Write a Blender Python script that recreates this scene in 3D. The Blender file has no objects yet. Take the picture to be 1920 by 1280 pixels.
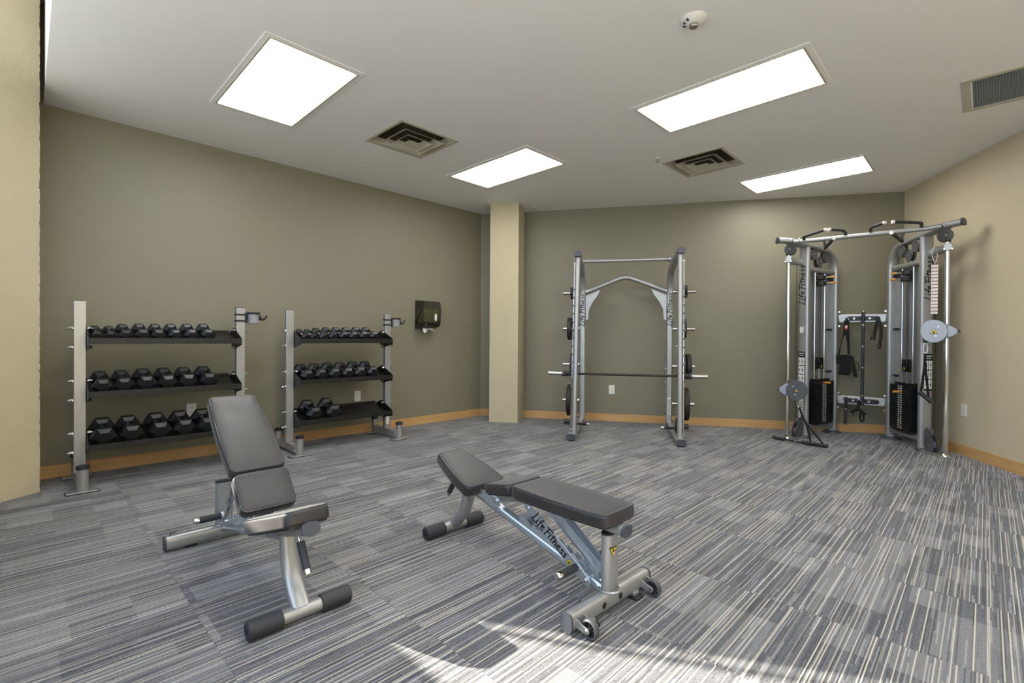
import bpy, bmesh, math, random
from mathutils import Vector, Matrix
random.seed(7)
PI = math.pi
C = bpy.context.scene.collection
S = bpy.context.scene

# ------------------------------------------------------------------ camera
cam_d = bpy.data.cameras.new('camera'); cam = bpy.data.objects.new('camera', cam_d); C.objects.link(cam)
EYE = 1.2; PITCH = -0.00711; ROLL = 0.00677
cam_d.sensor_width = 36; cam_d.lens = 901.2/1920*36; cam_d.clip_start = 0.05
fw = Vector((0, math.cos(PITCH), math.sin(PITCH))); up0 = Vector((0, -math.sin(PITCH), math.cos(PITCH))); rt0 = Vector((1, 0, 0))
rt = rt0*math.cos(ROLL)+up0*math.sin(ROLL); up = up0*math.cos(ROLL)-rt0*math.sin(ROLL)
cam.matrix_world = Matrix(((rt.x, up.x, -fw.x, 0), (rt.y, up.y, -fw.y, 0), (rt.z, up.z, -fw.z, EYE), (0, 0, 0, 1)))
S.camera = cam
# ------------------------------------------------------------------ world, sun, exposure
w = bpy.data.worlds.new('sky'); S.world = w; w.use_nodes = True
bg = w.node_tree.nodes['Background']; bg.inputs['Color'].default_value = (0.60, 0.76, 1.0, 1); bg.inputs['Strength'].default_value = 2.3
SUN_AZ = math.radians(-13.5); SUN_EL = math.radians(30)
sd_ = bpy.data.lights.new('sun', 'SUN'); sd_.energy = 18; sd_.angle = math.radians(0.6); sd_.color = (1, 0.93, 0.80)
sun = bpy.data.objects.new('sun', sd_); C.objects.link(sun)
tr = Vector((math.cos(SUN_AZ)*math.cos(SUN_EL), math.sin(SUN_AZ)*math.cos(SUN_EL), -math.sin(SUN_EL)))
sun.rotation_euler = tr.to_track_quat('-Z', 'Y').to_euler(); sun.location = (-8, 3, 6)
PANEL_LIGHT = 8.0
S.view_settings.view_transform = 'Standard'; S.view_settings.look = 'None'
S.view_settings.exposure = 0.88; S.view_settings.gamma = 1.0; S.view_settings.use_curve_mapping = False

# ------------------------------------------------------------------ material helpers
def lin(h):
    h = h.lstrip('#'); r = []
    for i in (0, 2, 4):
        c = int(h[i:i+2], 16)/255
        r.append(c/12.92 if c <= 0.04045 else ((c+0.055)/1.055)**2.4)
    return (r[0], r[1], r[2], 1)
class NT:
    def __init__(s, name):
        s.m = bpy.data.materials.new(name); s.m.use_nodes = True; s.t = s.m.node_tree
        s.b = s.t.nodes['Principled BSDF']
    def n(s, typ, **kw):
        nd = s.t.nodes.new(typ)
        for k, v in kw.items(): setattr(nd, k, v)
        return nd
    def l(s, a, b): s.t.links.new(a, b)
    def put(s, sock, v):
        if isinstance(v, (int, float)): sock.default_value = v
        elif isinstance(v, tuple): sock.default_value = v
        else: s.l(v, sock)
    def math(s, op, a, b=0.0, c=None):
        nd = s.n('ShaderNodeMath', operation=op); s.put(nd.inputs[0], a); s.put(nd.inputs[1], b)
        if c is not None: s.put(nd.inputs[2], c)
        return nd.outputs[0]
    def mix(s, f, a, b):
        nd = s.n('ShaderNodeMix', data_type='RGBA'); s.put(nd.inputs[0], f); s.put(nd.inputs[6], a); s.put(nd.inputs[7], b)
        return nd.outputs[2]
    def noise(s, vec, scale, detail=3, rough=0.5):
        nd = s.n('ShaderNodeTexNoise'); nd.inputs['Scale'].default_value = scale; nd.inputs['Detail'].default_value = detail
        nd.inputs['Roughness'].default_value = rough
        if vec is not None: s.l(vec, nd.inputs['Vector'])
        return nd.outputs['Fac']
    def coord(s, which='Object'): return s.n('ShaderNodeTexCoord').outputs[which]
    def bump(s, h, strength=0.2, dist=0.01):
        nd = s.n('ShaderNodeBump'); nd.inputs['Strength'].default_value = strength; nd.inputs['Distance'].default_value = dist
        s.l(h, nd.inputs['Height']); s.l(nd.outputs[0], s.b.inputs['Normal'])
def simple(name, col, rough=0.5, metal=0.0, var=0.0, vscale=8, bump=0.0, bscale=200, spec=0.5, coat=0.0):
    t = NT(name); b = t.b
    c = lin(col) if isinstance(col, str) else col
    b.inputs['Base Color'].default_value = c; b.inputs['Roughness'].default_value = rough; b.inputs['Metallic'].default_value = metal
    b.inputs['Specular IOR Level'].default_value = spec; b.inputs['Coat Weight'].default_value = coat
    co = t.coord()
    if var > 0:
        f = t.noise(co, vscale, 4)
        d = tuple(max(0, x*(1-var)) for x in c[:3])+(1,); l_ = tuple(min(1, x*(1+var)) for x in c[:3])+(1,)
        t.l(t.mix(f, d, l_), b.inputs['Base Color'])
    if bump > 0: t.bump(t.noise(co, bscale, 2), bump, 0.002)
    return t.m
M = {}
M['silver'] = simple('silver_powder_coat', '#a3a3a1', 0.36, 0.6, 0.04, 30, 0.08, 500)
M['silver_dark'] = simple('grey_cap_plastic', '#3e4149', 0.5, 0.0, 0.05, 30)
M['chrome'] = simple('chrome', '#d9d9d9', 0.10, 1.0, 0.03, 60)
M['satin'] = simple('satin_steel', '#b8b4ac', 0.3, 1.0, 0.05, 60)
M['zinc'] = simple('zinc_plate', '#c3cbd2', 0.28, 0.8, 0.05, 40)
M['black'] = simple('black_powder_coat', '#12110f', 0.42, 0.1, 0.15, 40, 0.1, 600)
M['rubber'] = simple('black_rubber', '#1a1b1d', 0.6, 0.0, 0.12, 30, 0.15, 300)
M['foam'] = simple('foam_grip', '#2b2c30', 0.62, 0.0, 0.1, 60, 0.2, 400)
M['hexrub'] = simple('dumbbell_rubber', '#0e0f13', 0.38, 0.0, 0.2, 25, 0.12, 250)
M['iron'] = simple('grey_cast_iron', '#2a2724', 0.55, 0.3, 0.12, 40, 0.2, 200)
M['pulley'] = simple('pulley_plastic', '#4a4a4c', 0.42, 0.0, 0.06, 40)
M['pod'] = simple('pod_grey', '#9a9da2', 0.4, 0.4, 0.04, 40)
M['duct'] = simple('dull_duct_metal', '#57533f', 0.7, 0.0, 0.15, 12)
M['white'] = simple('white_plastic', '#dcdad2', 0.4, 0.0, 0.02, 30)
M['offwhite'] = simple('vent_enamel', '#b9b5a4', 0.45, 0.0, 0.03, 10)
M['dark'] = simple('dark_void', '#0b0a08', 0.9, 0.0, 0.2, 20)
M['print'] = simple('black_print', '#060606', 0.6, 0.0, 0.05, 20)
M['yellow'] = simple('warning_yellow', '#e2c21e', 0.5, 0.0, 0.04, 60)
M['amber'] = simple('amber_knob', '#c98a35', 0.35, 0.0, 0.08, 60)
M['red'] = simple('red_print', '#b3341f', 0.5, 0.0, 0.05, 60)
M['web'] = simple('black_webbing', '#060606', 0.9, 0.0, 0.3, 60, 0.4, 300)
M['paper'] = simple('paper_towel', '#e8e4d8', 0.9, 0.0, 0.03, 60, 0.3, 120)
M['greycup'] = simple('grey_cup', '#8c8d8f', 0.4, 0.0, 0.04, 30)
M['cable'] = simple('black_cable', '#1a1816', 0.4, 0.2, 0.1, 80)
M['foil'] = simple('steel_mesh', '#8f9698', 0.4, 0.7, 0.1, 80)
def vinyl():
    t = NT('black_vinyl'); co = t.coord()
    big = t.noise(co, 6, 5, 0.6); fine = t.noise(co, 320, 2)
    dust = t.math('MULTIPLY', t.math('SUBTRACT', big, 0.46), 2.2); dust.node.use_clamp = True
    t.l(t.mix(dust, lin('#242120'), lin('#38332f')), t.b.inputs['Base Color'])
    t.put(t.b.inputs['Roughness'], t.math('ADD', t.math('MULTIPLY', big, 0.2), 0.36)); t.b.inputs['Sheen Weight'].default_value = 0.25; t.b.inputs['Sheen Roughness'].default_value = 0.4
    t.bump(fine, 0.15, 0.001); return t.m
M['vinyl'] = vinyl()
M['piping'] = simple('vinyl_piping', '#242a33', 0.35, 0.0, 0.05, 40)
def wallpaint(name, col, var=0.03):
    t = NT(name); co = t.coord('Generated')
    n1 = t.noise(t.coord(), 1.1, 3); n2 = t.noise(t.coord(), 160, 3)
    c = lin(col); a = tuple(x*(1-var) for x in c[:3])+(1,); b = tuple(x*(1+var) for x in c[:3])+(1,)
    t.l(t.mix(n1, a, b), t.b.inputs['Base Color']); t.b.inputs['Roughness'].default_value = 0.48
    t.b.inputs['Specular IOR Level'].default_value = 0.35
    t.bump(n2, 0.06, 0.002); return t.m
M['olive'] = wallpaint('olive_wall_paint', '#7e7966')
M['beige'] = wallpaint('beige_wall_paint', '#c1b599')
M['ceil'] = wallpaint('ceiling_paint', '#e9e9e7', 0.01)
M['ceil'].node_tree.nodes['Principled BSDF'].inputs['Roughness'].default_value = 0.8
def pillarmat():
    t = NT('painted_concrete'); co = t.coord()
    n1 = t.noise(co, 3, 4); n2 = t.noise(co, 45, 5, 0.7)
    v = t.n('ShaderNodeTexVoronoi'); v.inputs['Scale'].default_value = 22; t.l(co, v.inputs['Vector'])
    pit = t.math('LESS_THAN', v.outputs['Distance'], 0.09)
    t.l(t.mix(n1, lin('#b2a789'), lin('#bdb395')), t.b.inputs['Base Color']); t.b.inputs['Roughness'].default_value = 0.7
    h = t.math('SUBTRACT', t.math('MULTIPLY', n2, 0.5), t.math('MULTIPLY', pit, 0.5))
    t.bump(h, 0.8, 0.012); return t.m
M['concrete'] = pillarmat()
def woodmat():
    t = NT('maple_baseboard'); co = t.coord()
    mp = t.n('ShaderNodeMapping'); mp.inputs['Scale'].default_value = (1.2, 14, 22); t.l(co, mp.inputs['Vector'])
    n1 = t.noise(mp.outputs[0], 2.0, 5, 0.6)
    n2 = t.noise(co, 3.2, 3)
    c1 = t.mix(n1, lin('#a37848'), lin('#d8b27c'))
    t.l(t.mix(t.math('MULTIPLY', n2, 0.45), c1, lin('#bb8c50')), t.b.inputs['Base Color'])
    t.b.inputs['Roughness'].default_value = 0.4; return t.m
M['wood'] = woodmat()
def emit(name, col, s):
    t = NT(name); t.b.inputs['Base Color'].default_value = (0.9, 0.9, 0.9, 1)
    t.b.inputs['Emission Color'].default_value = col; t.b.inputs['Emission Strength'].default_value = s; return t.m
M['panel'] = emit('lit_diffuser', (1.0, 0.985, 0.94, 1), PANEL_LIGHT)
def smoke():
    t = NT('smoked_plastic'); b = t.b; b.inputs['Base Color'].default_value = (0.33, 0.31, 0.22, 1)
    b.inputs['Roughness'].default_value = 0.12; b.inputs['Transmission Weight'].default_value = 0.9; b.inputs['IOR'].default_value = 1.2
    return t.m
M['smoked'] = smoke()
def glassm():
    t = NT('window_glass'); tr_ = t.n('ShaderNodeBsdfTransparent'); gl = t.n('ShaderNodeBsdfGlossy'); gl.inputs['Roughness'].default_value = 0.02
    mx = t.n('ShaderNodeMixShader'); mx.inputs[0].default_value = 0.06
    t.l(tr_.outputs[0], mx.inputs[1]); t.l(gl.outputs[0], mx.inputs[2])
    t.l(mx.outputs[0], t.t.nodes['Material Output'].inputs['Surface']); return t.m
M['glass'] = glassm()
TH = math.radians(45.4); U = Vector((math.cos(TH), math.sin(TH))); V = Vector((U.y, -U.x)); A0 = Vector((-0.487, 7.446))
TILE = 0.635; TS0 = -1.9; TD0 = 0.25
def carpet():
    t = NT('striped_carpet_tile'); b = t.b
    geo = t.n('ShaderNodeNewGeometry'); sp = t.n('ShaderNodeSeparateXYZ'); t.l(geo.outputs['Position'], sp.inputs[0])
    x = t.math('SUBTRACT', sp.outputs[0], A0.x); y = t.math('SUBTRACT', sp.outputs[1], A0.y)
    s = t.math('ADD', t.math('MULTIPLY', x, U.x), t.math('MULTIPLY', y, U.y))
    d = t.math('ADD', t.math('MULTIPLY', x, V.x), t.math('MULTIPLY', y, V.y))
    fl = lambda v: t.math('FLOOR', v)
    ts = fl(t.math('DIVIDE', t.math('SUBTRACT', s, TS0), TILE)); td = fl(t.math('DIVIDE', t.math('SUBTRACT', d, TD0), TILE))
    def wn(a, bb, c):
        cb = t.n('ShaderNodeCombineXYZ'); t.put(cb.inputs[0], a); t.put(cb.inputs[1], bb); t.put(cb.inputs[2], c)
        nd = t.n('ShaderNodeTexWhiteNoise', noise_dimensions='3D'); t.l(cb.outputs[0], nd.inputs['Vector']); return nd.outputs['Value']
    tid = t.math('ADD', t.math('MULTIPLY', ts, 17.0), t.math('MULTIPLY', td, 5.0))
    LP = 0.0054
    line = fl(t.math('DIVIDE', d, LP)); row = fl(t.math('DIVIDE', d, LP/2))
    h1 = wn(line, tid, 1.5)                                   # runs the whole tile
    seg = fl(t.math('ADD', t.math('DIVIDE', s, 0.21), t.math('MULTIPLY', wn(line, 3.5, tid), 7.0)))
    h2 = wn(line, seg, 2.5)                                   # short dashes
    px = fl(t.math('DIVIDE', s, 0.21)); py = fl(t.math('DIVIDE', d, 0.16))
    patch = wn(px, py, t.math('ADD', tid, 0.5))
    px2 = fl(t.math('DIVIDE', t.math('ADD', s, 0.07), 0.32)); py2 = fl(t.math('DIVIDE', t.math('ADD', d, 0.05), 0.24))
    patch2 = wn(px2, py2, 9.5)
    gt = lambda a, k: t.math('GREATER_THAN', a, k)
    # weave dots
    dots = wn(fl(t.math('DIVIDE', s, 0.006)), row, 0.5)
    base = t.mix(dots, lin('#2c2d31'), lin('#595a5f'))
    tone = wn(ts, td, 4.5)
    base = t.mix(t.math('MULTIPLY', tone, 0.14), base, lin('#828182'))
    base = t.mix(t.math('MULTIPLY', h2, 0.36), base, lin('#7d7d80'))
    base = t.mix(t.math('MULTIPLY', gt(h2, 0.84), 0.42), base, lin('#97969a'))
    light = t.math('MULTIPLY', gt(patch, 0.80), 0.20)
    light = t.math('MAXIMUM', light, t.math('MULTIPLY', gt(patch2, 0.82), 0.17))
    base = t.mix(light, base, lin('#a8a7a6'))
    dk = t.math('MULTIPLY', t.math('LESS_THAN', patch, 0.22), 0.12)
    base = t.mix(dk, base, lin('#34353c'))
    wd = t.math('FRACT', t.math('DIVIDE', d, LP))
    grp = fl(t.math('DIVIDE', line, 4.0)); pos = fl(t.math('MULTIPLY', wn(grp, tid, 6.5), 4.0))
    inpos = t.math('LESS_THAN', t.math('ABSOLUTE', t.math('SUBTRACT', t.math('SUBTRACT', line, t.math('MULTIPLY', grp, 4.0)), pos)), 0.5)
    on = t.math('MULTIPLY', inpos, gt(wn(grp, tid, 7.5), 0.22))
    cream = t.math('MULTIPLY', on, t.math('LESS_THAN', wd, 0.85))
    base = t.mix(t.math('MULTIPLY', cream, t.math('ADD', t.math('MULTIPLY', wn(grp, tid, 8.5), 0.5), 0.4)), base, lin('#bfb5a3'))
    dark = t.math('MULTIPLY', t.math('LESS_THAN', h1, 0.22), 0.5)
    base = t.mix(dark, base, lin('#242529'))
    t.l(base, b.inputs['Base Color']); b.inputs['Roughness'].default_value = 0.95
    b.inputs['Specular IOR Level'].default_value = 0.15; b.inputs['Sheen Weight'].default_value = 0.15
    hh = t.math('ADD', t.math('MULTIPLY', dots, 0.6), t.math('MULTIPLY', h1, 0.6))
    t.bump(hh, 0.5, 0.003); return t.m
M['carpet'] = carpet()

# ------------------------------------------------------------------ geometry helpers
class MB:
    def __init__(s): s.v = []; s.f = []; s.T = Matrix.Identity(4)
    def add(s, vs, fs):
        o = len(s.v); s.v += [tuple(s.T @ Vector(p)) for p in vs]; s.f += [tuple(o+i for i in f) for f in fs]; return s
    def box(s, x0, x1, y0, y1, z0, z1):
        return s.add([(x0, y0, z0), (x1, y0, z0), (x1, y1, z0), (x0, y1, z0), (x0, y0, z1), (x1, y0, z1), (x1, y1, z1), (x0, y1, z1)],
                     [(0, 3, 2, 1), (4, 5, 6, 7), (0, 1, 5, 4), (1, 2, 6, 5), (2, 3, 7, 6), (3, 0, 4, 7)])
    def prism(s, poly, axis, a, b):
        # poly: 2D points; axis 'x','y','z' = extrusion axis
        def P(p, h): return {'z': (p[0], p[1], h), 'y': (p[0], h, p[1]), 'x': (h, p[0], p[1])}[axis]
        n = len(poly); vs = [P(p, a) for p in poly]+[P(p, b) for p in poly]
        fs = [tuple(range(n))[::-1], tuple(range(n, 2*n))]+[(i, (i+1) % n, n+(i+1) % n, n+i) for i in range(n)]
        return s.add(vs, fs)
    def tube(s, pts, rx, ry=None, up=(0, 0, 1), n=16, caps=True, scales=None, power=2.0):
        ry = ry or rx; pts = [Vector(p) for p in pts]; rings = []; up = Vector(up)
        for i, p in enumerate(pts):
            if i == 0: t = pts[1]-p
            elif i == len(pts)-1: t = p-pts[i-1]
            else: t = (pts[i+1]-p).normalized()+(p-pts[i-1]).normalized()
            t.normalize(); a = up-t*up.dot(t)
            if a.length < 1e-4: a = Vector((1, 0, 0))-t*t.x
            if a.length < 1e-4: a = Vector((0, 1, 0))
            a.normalize(); b = t.cross(a); k = scales[i] if scales else 1
            ring = []
            for j in range(n):
                c, sn = math.cos(2*PI*j/n), math.sin(2*PI*j/n)
                c = math.copysign(abs(c)**(2/power), c); sn = math.copysign(abs(sn)**(2/power), sn)
                ring.append(p+b*(rx*k*c)+a*(ry*k*sn))
            rings.append(ring)
        vs = [tuple(q) for r in rings for q in r]; fs = []
        for i in range(len(rings)-1):
            for j in range(n):
                fs.append((i*n+j, i*n+(j+1) % n, (i+1)*n+(j+1) % n, (i+1)*n+j))
        if caps:
            fs.append(tuple(range(n))[::-1]); fs.append(tuple((len(rings)-1)*n+j for j in range(n)))
        return s.add(vs, fs)
    def cyl(s, p, q, r, n=16, r2=None):
        return s.tube([p, q], r, n=n, scales=[1, (r2/r if r2 is not None else 1)])
    def lathe(s, prof, n=24, c=(0, 0, 0), axis='z'):
        vs = []; k = len(prof)
        for j in range(n):
            a = 2*PI*j/n
            for r, h in prof:
                q = (r*math.cos(a), r*math.sin(a), h)
                if axis == 'x': q = (h, r*math.cos(a), r*math.sin(a))
                if axis == 'y': q = (r*math.cos(a), h, r*math.sin(a))
                vs.append((q[0]+c[0], q[1]+c[1], q[2]+c[2]))
        fs = [(j*k+i, ((j+1) % n)*k+i, ((j+1) % n)*k+i+1, j*k+i+1) for j in range(n) for i in range(k-1)]
        return s.add(vs, fs)
    def loft(s, rings, caps=True):
        n = len(rings[0]); vs = [p for r in rings for p in r]; fs = []
        for i in range(len(rings)-1):
            for j in range(n): fs.append((i*n+j, i*n+(j+1) % n, (i+1)*n+(j+1) % n, (i+1)*n+j))
        if caps: fs.append(tuple(range(n))[::-1]); fs.append(tuple((len(rings)-1)*n+j for j in range(n)))
        return s.add(vs, fs)
    def build(s, name, mat, parent=None, bevel=0.0, smooth=35, seg=2):
        me = bpy.data.meshes.new(name); me.from_pydata(s.v, [], s.f); me.update()
        bm = bmesh.new(); bm.from_mesh(me); bmesh.ops.recalc_face_normals(bm, faces=bm.faces); bm.to_mesh(me); bm.free()
        if smooth:
            for p in me.polygons: p.use_smooth = True
            me.set_sharp_from_angle(angle=math.radians(smooth))
        me.materials.append(M[mat] if isinstance(mat, str) else mat)
        o = bpy.data.objects.new(name, me); C.objects.link(o)
        if parent: o.parent = parent
        if bevel:
            m = o.modifiers.new('bevel', 'BEVEL'); m.width = bevel; m.segments = seg; m.limit_method = 'ANGLE'; m.angle_limit = math.radians(40)
        return o
def thing(name, label, cat, loc=(0, 0, 0), rz=0.0, group=None):
    o = bpy.data.objects.new(name, None); C.objects.link(o); o.location = loc; o.rotation_euler = (0, 0, rz)
    o.empty_display_size = 0.1; o['label'] = label; o['category'] = cat
    if group: o['group'] = group
    return o
def tag(o, label, cat, group=None):
    o['label'] = label; o['category'] = cat
    if group: o['group'] = group
    return o
def struct(o): o['kind'] = 'structure'; return o
def copy_tree(o, parent=None):
    c = o.copy(); C.objects.link(c); c.parent = parent
    for ch in list(o.children): copy_tree(ch, c)
    return c
def arc(cx, cz, r, a0, a1, n=8): return [(cx+r*math.cos(math.radians(a0+(a1-a0)*i/n)), cz+r*math.sin(math.radians(a0+(a1-a0)*i/n))) for i in range(n+1)]
def rrect(x0, x1, y0, y1, r, n=5):
    return arc(x1-r, y1-r, r, 0, 90, n)+arc(x0+r, y1-r, r, 90, 180, n)+arc(x0+r, y0+r, r, 180, 270, n)+arc(x1-r, y0+r, r, 270, 360, n)
def offset(poly, d):
    n = len(poly); out = []
    for i in range(n):
        a = Vector(poly[i-1]); b = Vector(poly[i]); c = Vector(poly[(i+1) % n])
        e1 = (b-a); e2 = (c-b)
        if e1.length < 1e-7 or e2.length < 1e-7: out.append(tuple(b)); continue
        e1.normalize(); e2.normalize(); n1 = Vector((e1.y, -e1.x)); n2 = Vector((e2.y, -e2.x)); m = n1+n2; m.normalize()
        k = d/max(0.3, m.dot(n1)); out.append((b.x-m.x*k, b.y-m.y*k))
    return out
def clip(poly, hull):
    # Sutherland-Hodgman against a convex counter-clockwise hull
    out = [Vector(p) for p in poly]
    for i in range(len(hull)):
        a = Vector(hull[i]); b = Vector(hull[(i+1) % len(hull)]); inp = out; out = []
        if not inp: break
        side = lambda p: (b.x-a.x)*(p.y-a.y)-(b.y-a.y)*(p.x-a.x)
        for j in range(len(inp)):
            p = inp[j-1]; q = inp[j]; sp, sq = side(p), side(q)
            if sq >= 0:
                if sp < 0: out.append(p+(q-p)*(sp/(sp-sq)))
                out.append(q)
            elif sp >= 0: out.append(p+(q-p)*(sp/(sp-sq)))
    r = []
    for p in out:
        if not r or (p-r[-1]).length > 1e-4: r.append(p)
    if len(r) > 1 and (r[0]-r[-1]).length < 1e-4: r.pop()
    return r
def G(s, d): p = A0+U*s+V*d; return (p.x, p.y)
# handwriting-like lettering built from strokes (letter height 1 = tall letters)
STROKES = {
 'L': ([[(0.42, 1.15), (0.30, 0.6), (0.10, 0.02), (-0.05, -0.10), (0.10, 0.0), (0.75, -0.12)]], 0.62),
 'i': ([[(0.12, 0.55), (0.02, 0.05), (0.12, 0.0)], [(0.17, 0.78), (0.18, 0.84)]], 0.26),
 'f': ([[(0.52, 0.92), (0.40, 1.0), (0.28, 0.85), (0.05, -0.25)], [(0.02, 0.52), (0.45, 0.58)]], 0.42),
 'e': ([[(0.06, 0.28), (0.34, 0.36), (0.34, 0.52), (0.20, 0.56), (0.05, 0.36), (0.04, 0.12), (0.18, 0.0), (0.38, 0.10)]], 0.48),
 'F': ([[(0.38, 0.98), (0.10, -0.15)], [(0.10, 0.92), (0.85, 1.02)], [(0.18, 0.50), (0.62, 0.56)]], 0.60),
 't': ([[(0.30, 0.92), (0.10, 0.08), (0.22, 0.0)], [(-0.02, 0.62), (0.62, 0.70)]], 0.40),
 'n': ([[(0.10, 0.55), (0.0, 0.0), (0.10, 0.35), (0.30, 0.55), (0.38, 0.45), (0.30, 0.08), (0.42, 0.0)]], 0.50),
 's': ([[(0.36, 0.50), (0.22, 0.58), (0.10, 0.44), (0.30, 0.22), (0.22, 0.02), (0.0, 0.06)]], 0.42),
}
def lettering(length, height, thick=0.09):
    """flat strokes in the xy plane, running +x, origin at the start of the baseline, centred on y"""
    segs = []; x = 0.1
    for ch in 'LifeFitness':
        st, adv = STROKES[ch]
        for poly in st: segs.append([(x+p[0], p[1]) for p in poly])
        x += adv
        if ch == 'e' and len(segs) < 9: x += 0.08
    W = x; mb = MB()
    for sg in segs:
        for a, b in zip(sg, sg[1:]):
            A = Vector((a[0]/W*length, (a[1]-0.45)*height)); B = Vector((b[0]/W*length, (b[1]-0.45)*height))
            dd = B-A
            if dd.length < 1e-6: continue
            dd.normalize(); e = dd*thick*height*0.45; A = A-e; B = B+e; nn = Vector((-dd.y, dd.x))*thick*height
            mb.add([(A.x-nn.x, A.y-nn.y, 0), (B.x-nn.x, B.y-nn.y, 0), (B.x+nn.x, B.y+nn.y, 0), (A.x+nn.x, A.y+nn.y, 0)], [(0, 1, 2, 3)])
    return mb
def place_flat(mb, origin, xdir, ndir):
    """map an xy-plane builder onto a surface: x along xdir, normal ndir"""
    x = Vector(xdir).normalized(); n = Vector(ndir).normalized(); y = n.cross(x)
    T = Matrix(((x.x, y.x, n.x, origin[0]), (x.y, y.y, n.y, origin[1]), (x.z, y.z, n.z, origin[2]), (0, 0, 0, 1)))
    mb.v = [tuple(T @ Vector(p)) for p in mb.v]; return mb
def warning_sign(parent, origin, xdir, ndir, size=0.03):
    m = MB().prism([(-size/2*1.15, -size/2), (size/2*1.15, -size/2), (0, size/2)], 'z', 0, 0.0008); w = place_flat(m, origin, xdir, ndir).build('warning_label', 'print', parent)
    k = 0.78*size
    m = MB().prism([(-k/2*1.15, -k/2), (k/2*1.15, -k/2), (0, k/2)], 'z', 0.0008, 0.0014); w2 = place_flat(m, origin, xdir, ndir).build('yellow_triangle', 'yellow', parent)
    m = MB().box(-0.09*size, 0.13*size, -0.34*size, 0.02*size, 0.0014, 0.0019).box(-0.2*size, 0.02*size, -0.2*size, -0.1*size, 0.0014, 0.0019)
    place_flat(m, origin, xdir, ndir).build('hand_symbol', 'print', parent)

# ------------------------------------------------------------------ room shell
D13 = math.radians(-13); E1 = Vector((math.cos(D13), math.sin(D13))); E2 = Vector((-E1.y, E1.x))   # E1 along the back wall, E2 away from camera
A = A0; B = A0+E1*((5.02+0.487)/E1.x)
# the window wall stands square to the left wall, a step behind the camera
SW = -5.75
kk_ = ((A0+U*SW)-B).dot(U)/((-E2).dot(U)); P2 = B-E2*kk_; P1 = A0+U*SW
A = A0; DW = (P2-A0).dot(V)
hull = [tuple(A), tuple(P1), tuple(P2), tuple(B)]
HC = 3.111; HT = 3.94; WT = 0.16
def wall(name, P0, P1, mat, holes=(), z1=HT, WT=WT):
    """wall box whose inner face runs P0->P1 (inside on the left), holes = (a0,a1,z0,z1) along it"""
    dr = (P1-P0); L = dr.length; dr.normalize(); mb = MB()
    mb.T = Matrix(((dr.x, dr.y, 0, P0.x), (dr.y, -dr.x, 0, P0.y), (0, 0, 1, 0), (0, 0, 0, 1)))
    xs = sorted({0.0, L, *[h[0] for h in holes], *[h[1] for h in holes]})
    for a, b in zip(xs, xs[1:]):
        mid = (a+b)/2; cut = sorted([(h[2], h[3]) for h in holes if h[0] < mid < h[1]])
        z = 0.0
        for c0, c1 in cut:
            if c0 > z: mb.box(a, b, 0, WT, z-(0.05 if z == 0 else 0), c0)
            z = c1
        if z < z1: mb.box(a, b, 0, WT, z-(0.05 if z == 0 else 0), z1)
    return struct(mb.build(name, mat, smooth=0)), mb.T
def d_of_y0(y0):       # where on the window wall the sun ray passes that crosses x=0 at y0
    t = Vector((math.cos(SUN_AZ), math.sin(SUN_AZ))); P = Vector((0, y0)); k_ = ((P-A0).dot(U)-SW)/t.dot(U); X = P-t*k_
    return (X-A0).dot(V)
SILL = (5.75-3.94)/0.517*math.tan(SUN_EL)
da, db, dc = d_of_y0(2.005), d_of_y0(1.962), d_of_y0(1.935)
wall('wall_left', A, P1, 'olive')
HOL = [(da, db, SILL, 3.85), (dc, 2.7, SILL, 3.85), (3.0, 5.2, 0.8, 3.85), (5.5, 7.7, 0.8, 3.85), (8.0, 10.2, 0.8, 3.85)]
_, TR = wall('wall_window', P1, P2, 'olive', HOL, WT=0.02)
wall('wall_right', P2, B, 'beige'); wall('wall_back', B, A, 'olive')
# ---- windows behind the camera
def window(name, T, a0, a1, z0, z1, bars, fr=0.012):
    f = MB(); f.T = T; t_ = fr
    f.box(a0, a1, 0.001, 0.019, z0, z0+t_).box(a0, a1, 0.001, 0.019, z1-t_, z1).box(a0, a0+t_, 0.001, 0.019, z0+t_, z1-t_).box(a1-t_, a1, 0.001, 0.019, z0+t_, z1-t_)
    o = struct(f.build(name, 'silver_dark', smooth=0))
    for x in bars:
        b_ = MB(); b_.T = T; b_.box(x-0.02, x+0.02, 0.001, 0.019, z0+t_, z1-t_); b_.build('mullion', 'silver_dark', o, smooth=0)
    g_ = MB(); g_.T = T; g_.box(a0+t_, a1-t_, 0.009, 0.011, z0+t_, z1-t_); g_.build('pane', 'glass', o, smooth=0)
window('window_1', TR, da, db, SILL, 3.85, [], 0.004); window('window_2', TR, dc, 2.7, SILL, 3.85, [], 0.006)
for i_ in range(3): window(f'window_{i_+3}', TR, HOL[2+i_][0], HOL[2+i_][1], 0.8, 3.85, [(HOL[2+i_][0]+HOL[2+i_][1])/2], 0.04)
# ---- ground outside
struct(MB().add([(-60, -60, -0.25), (60, -60, -0.25), (60, 60, -0.25), (-60, 60, -0.25)], [(0, 1, 2, 3)]).build('ground_outside', simple('paving', '#b9b8b4', 0.9, 0, 0.1, 1), smooth=0))
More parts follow.
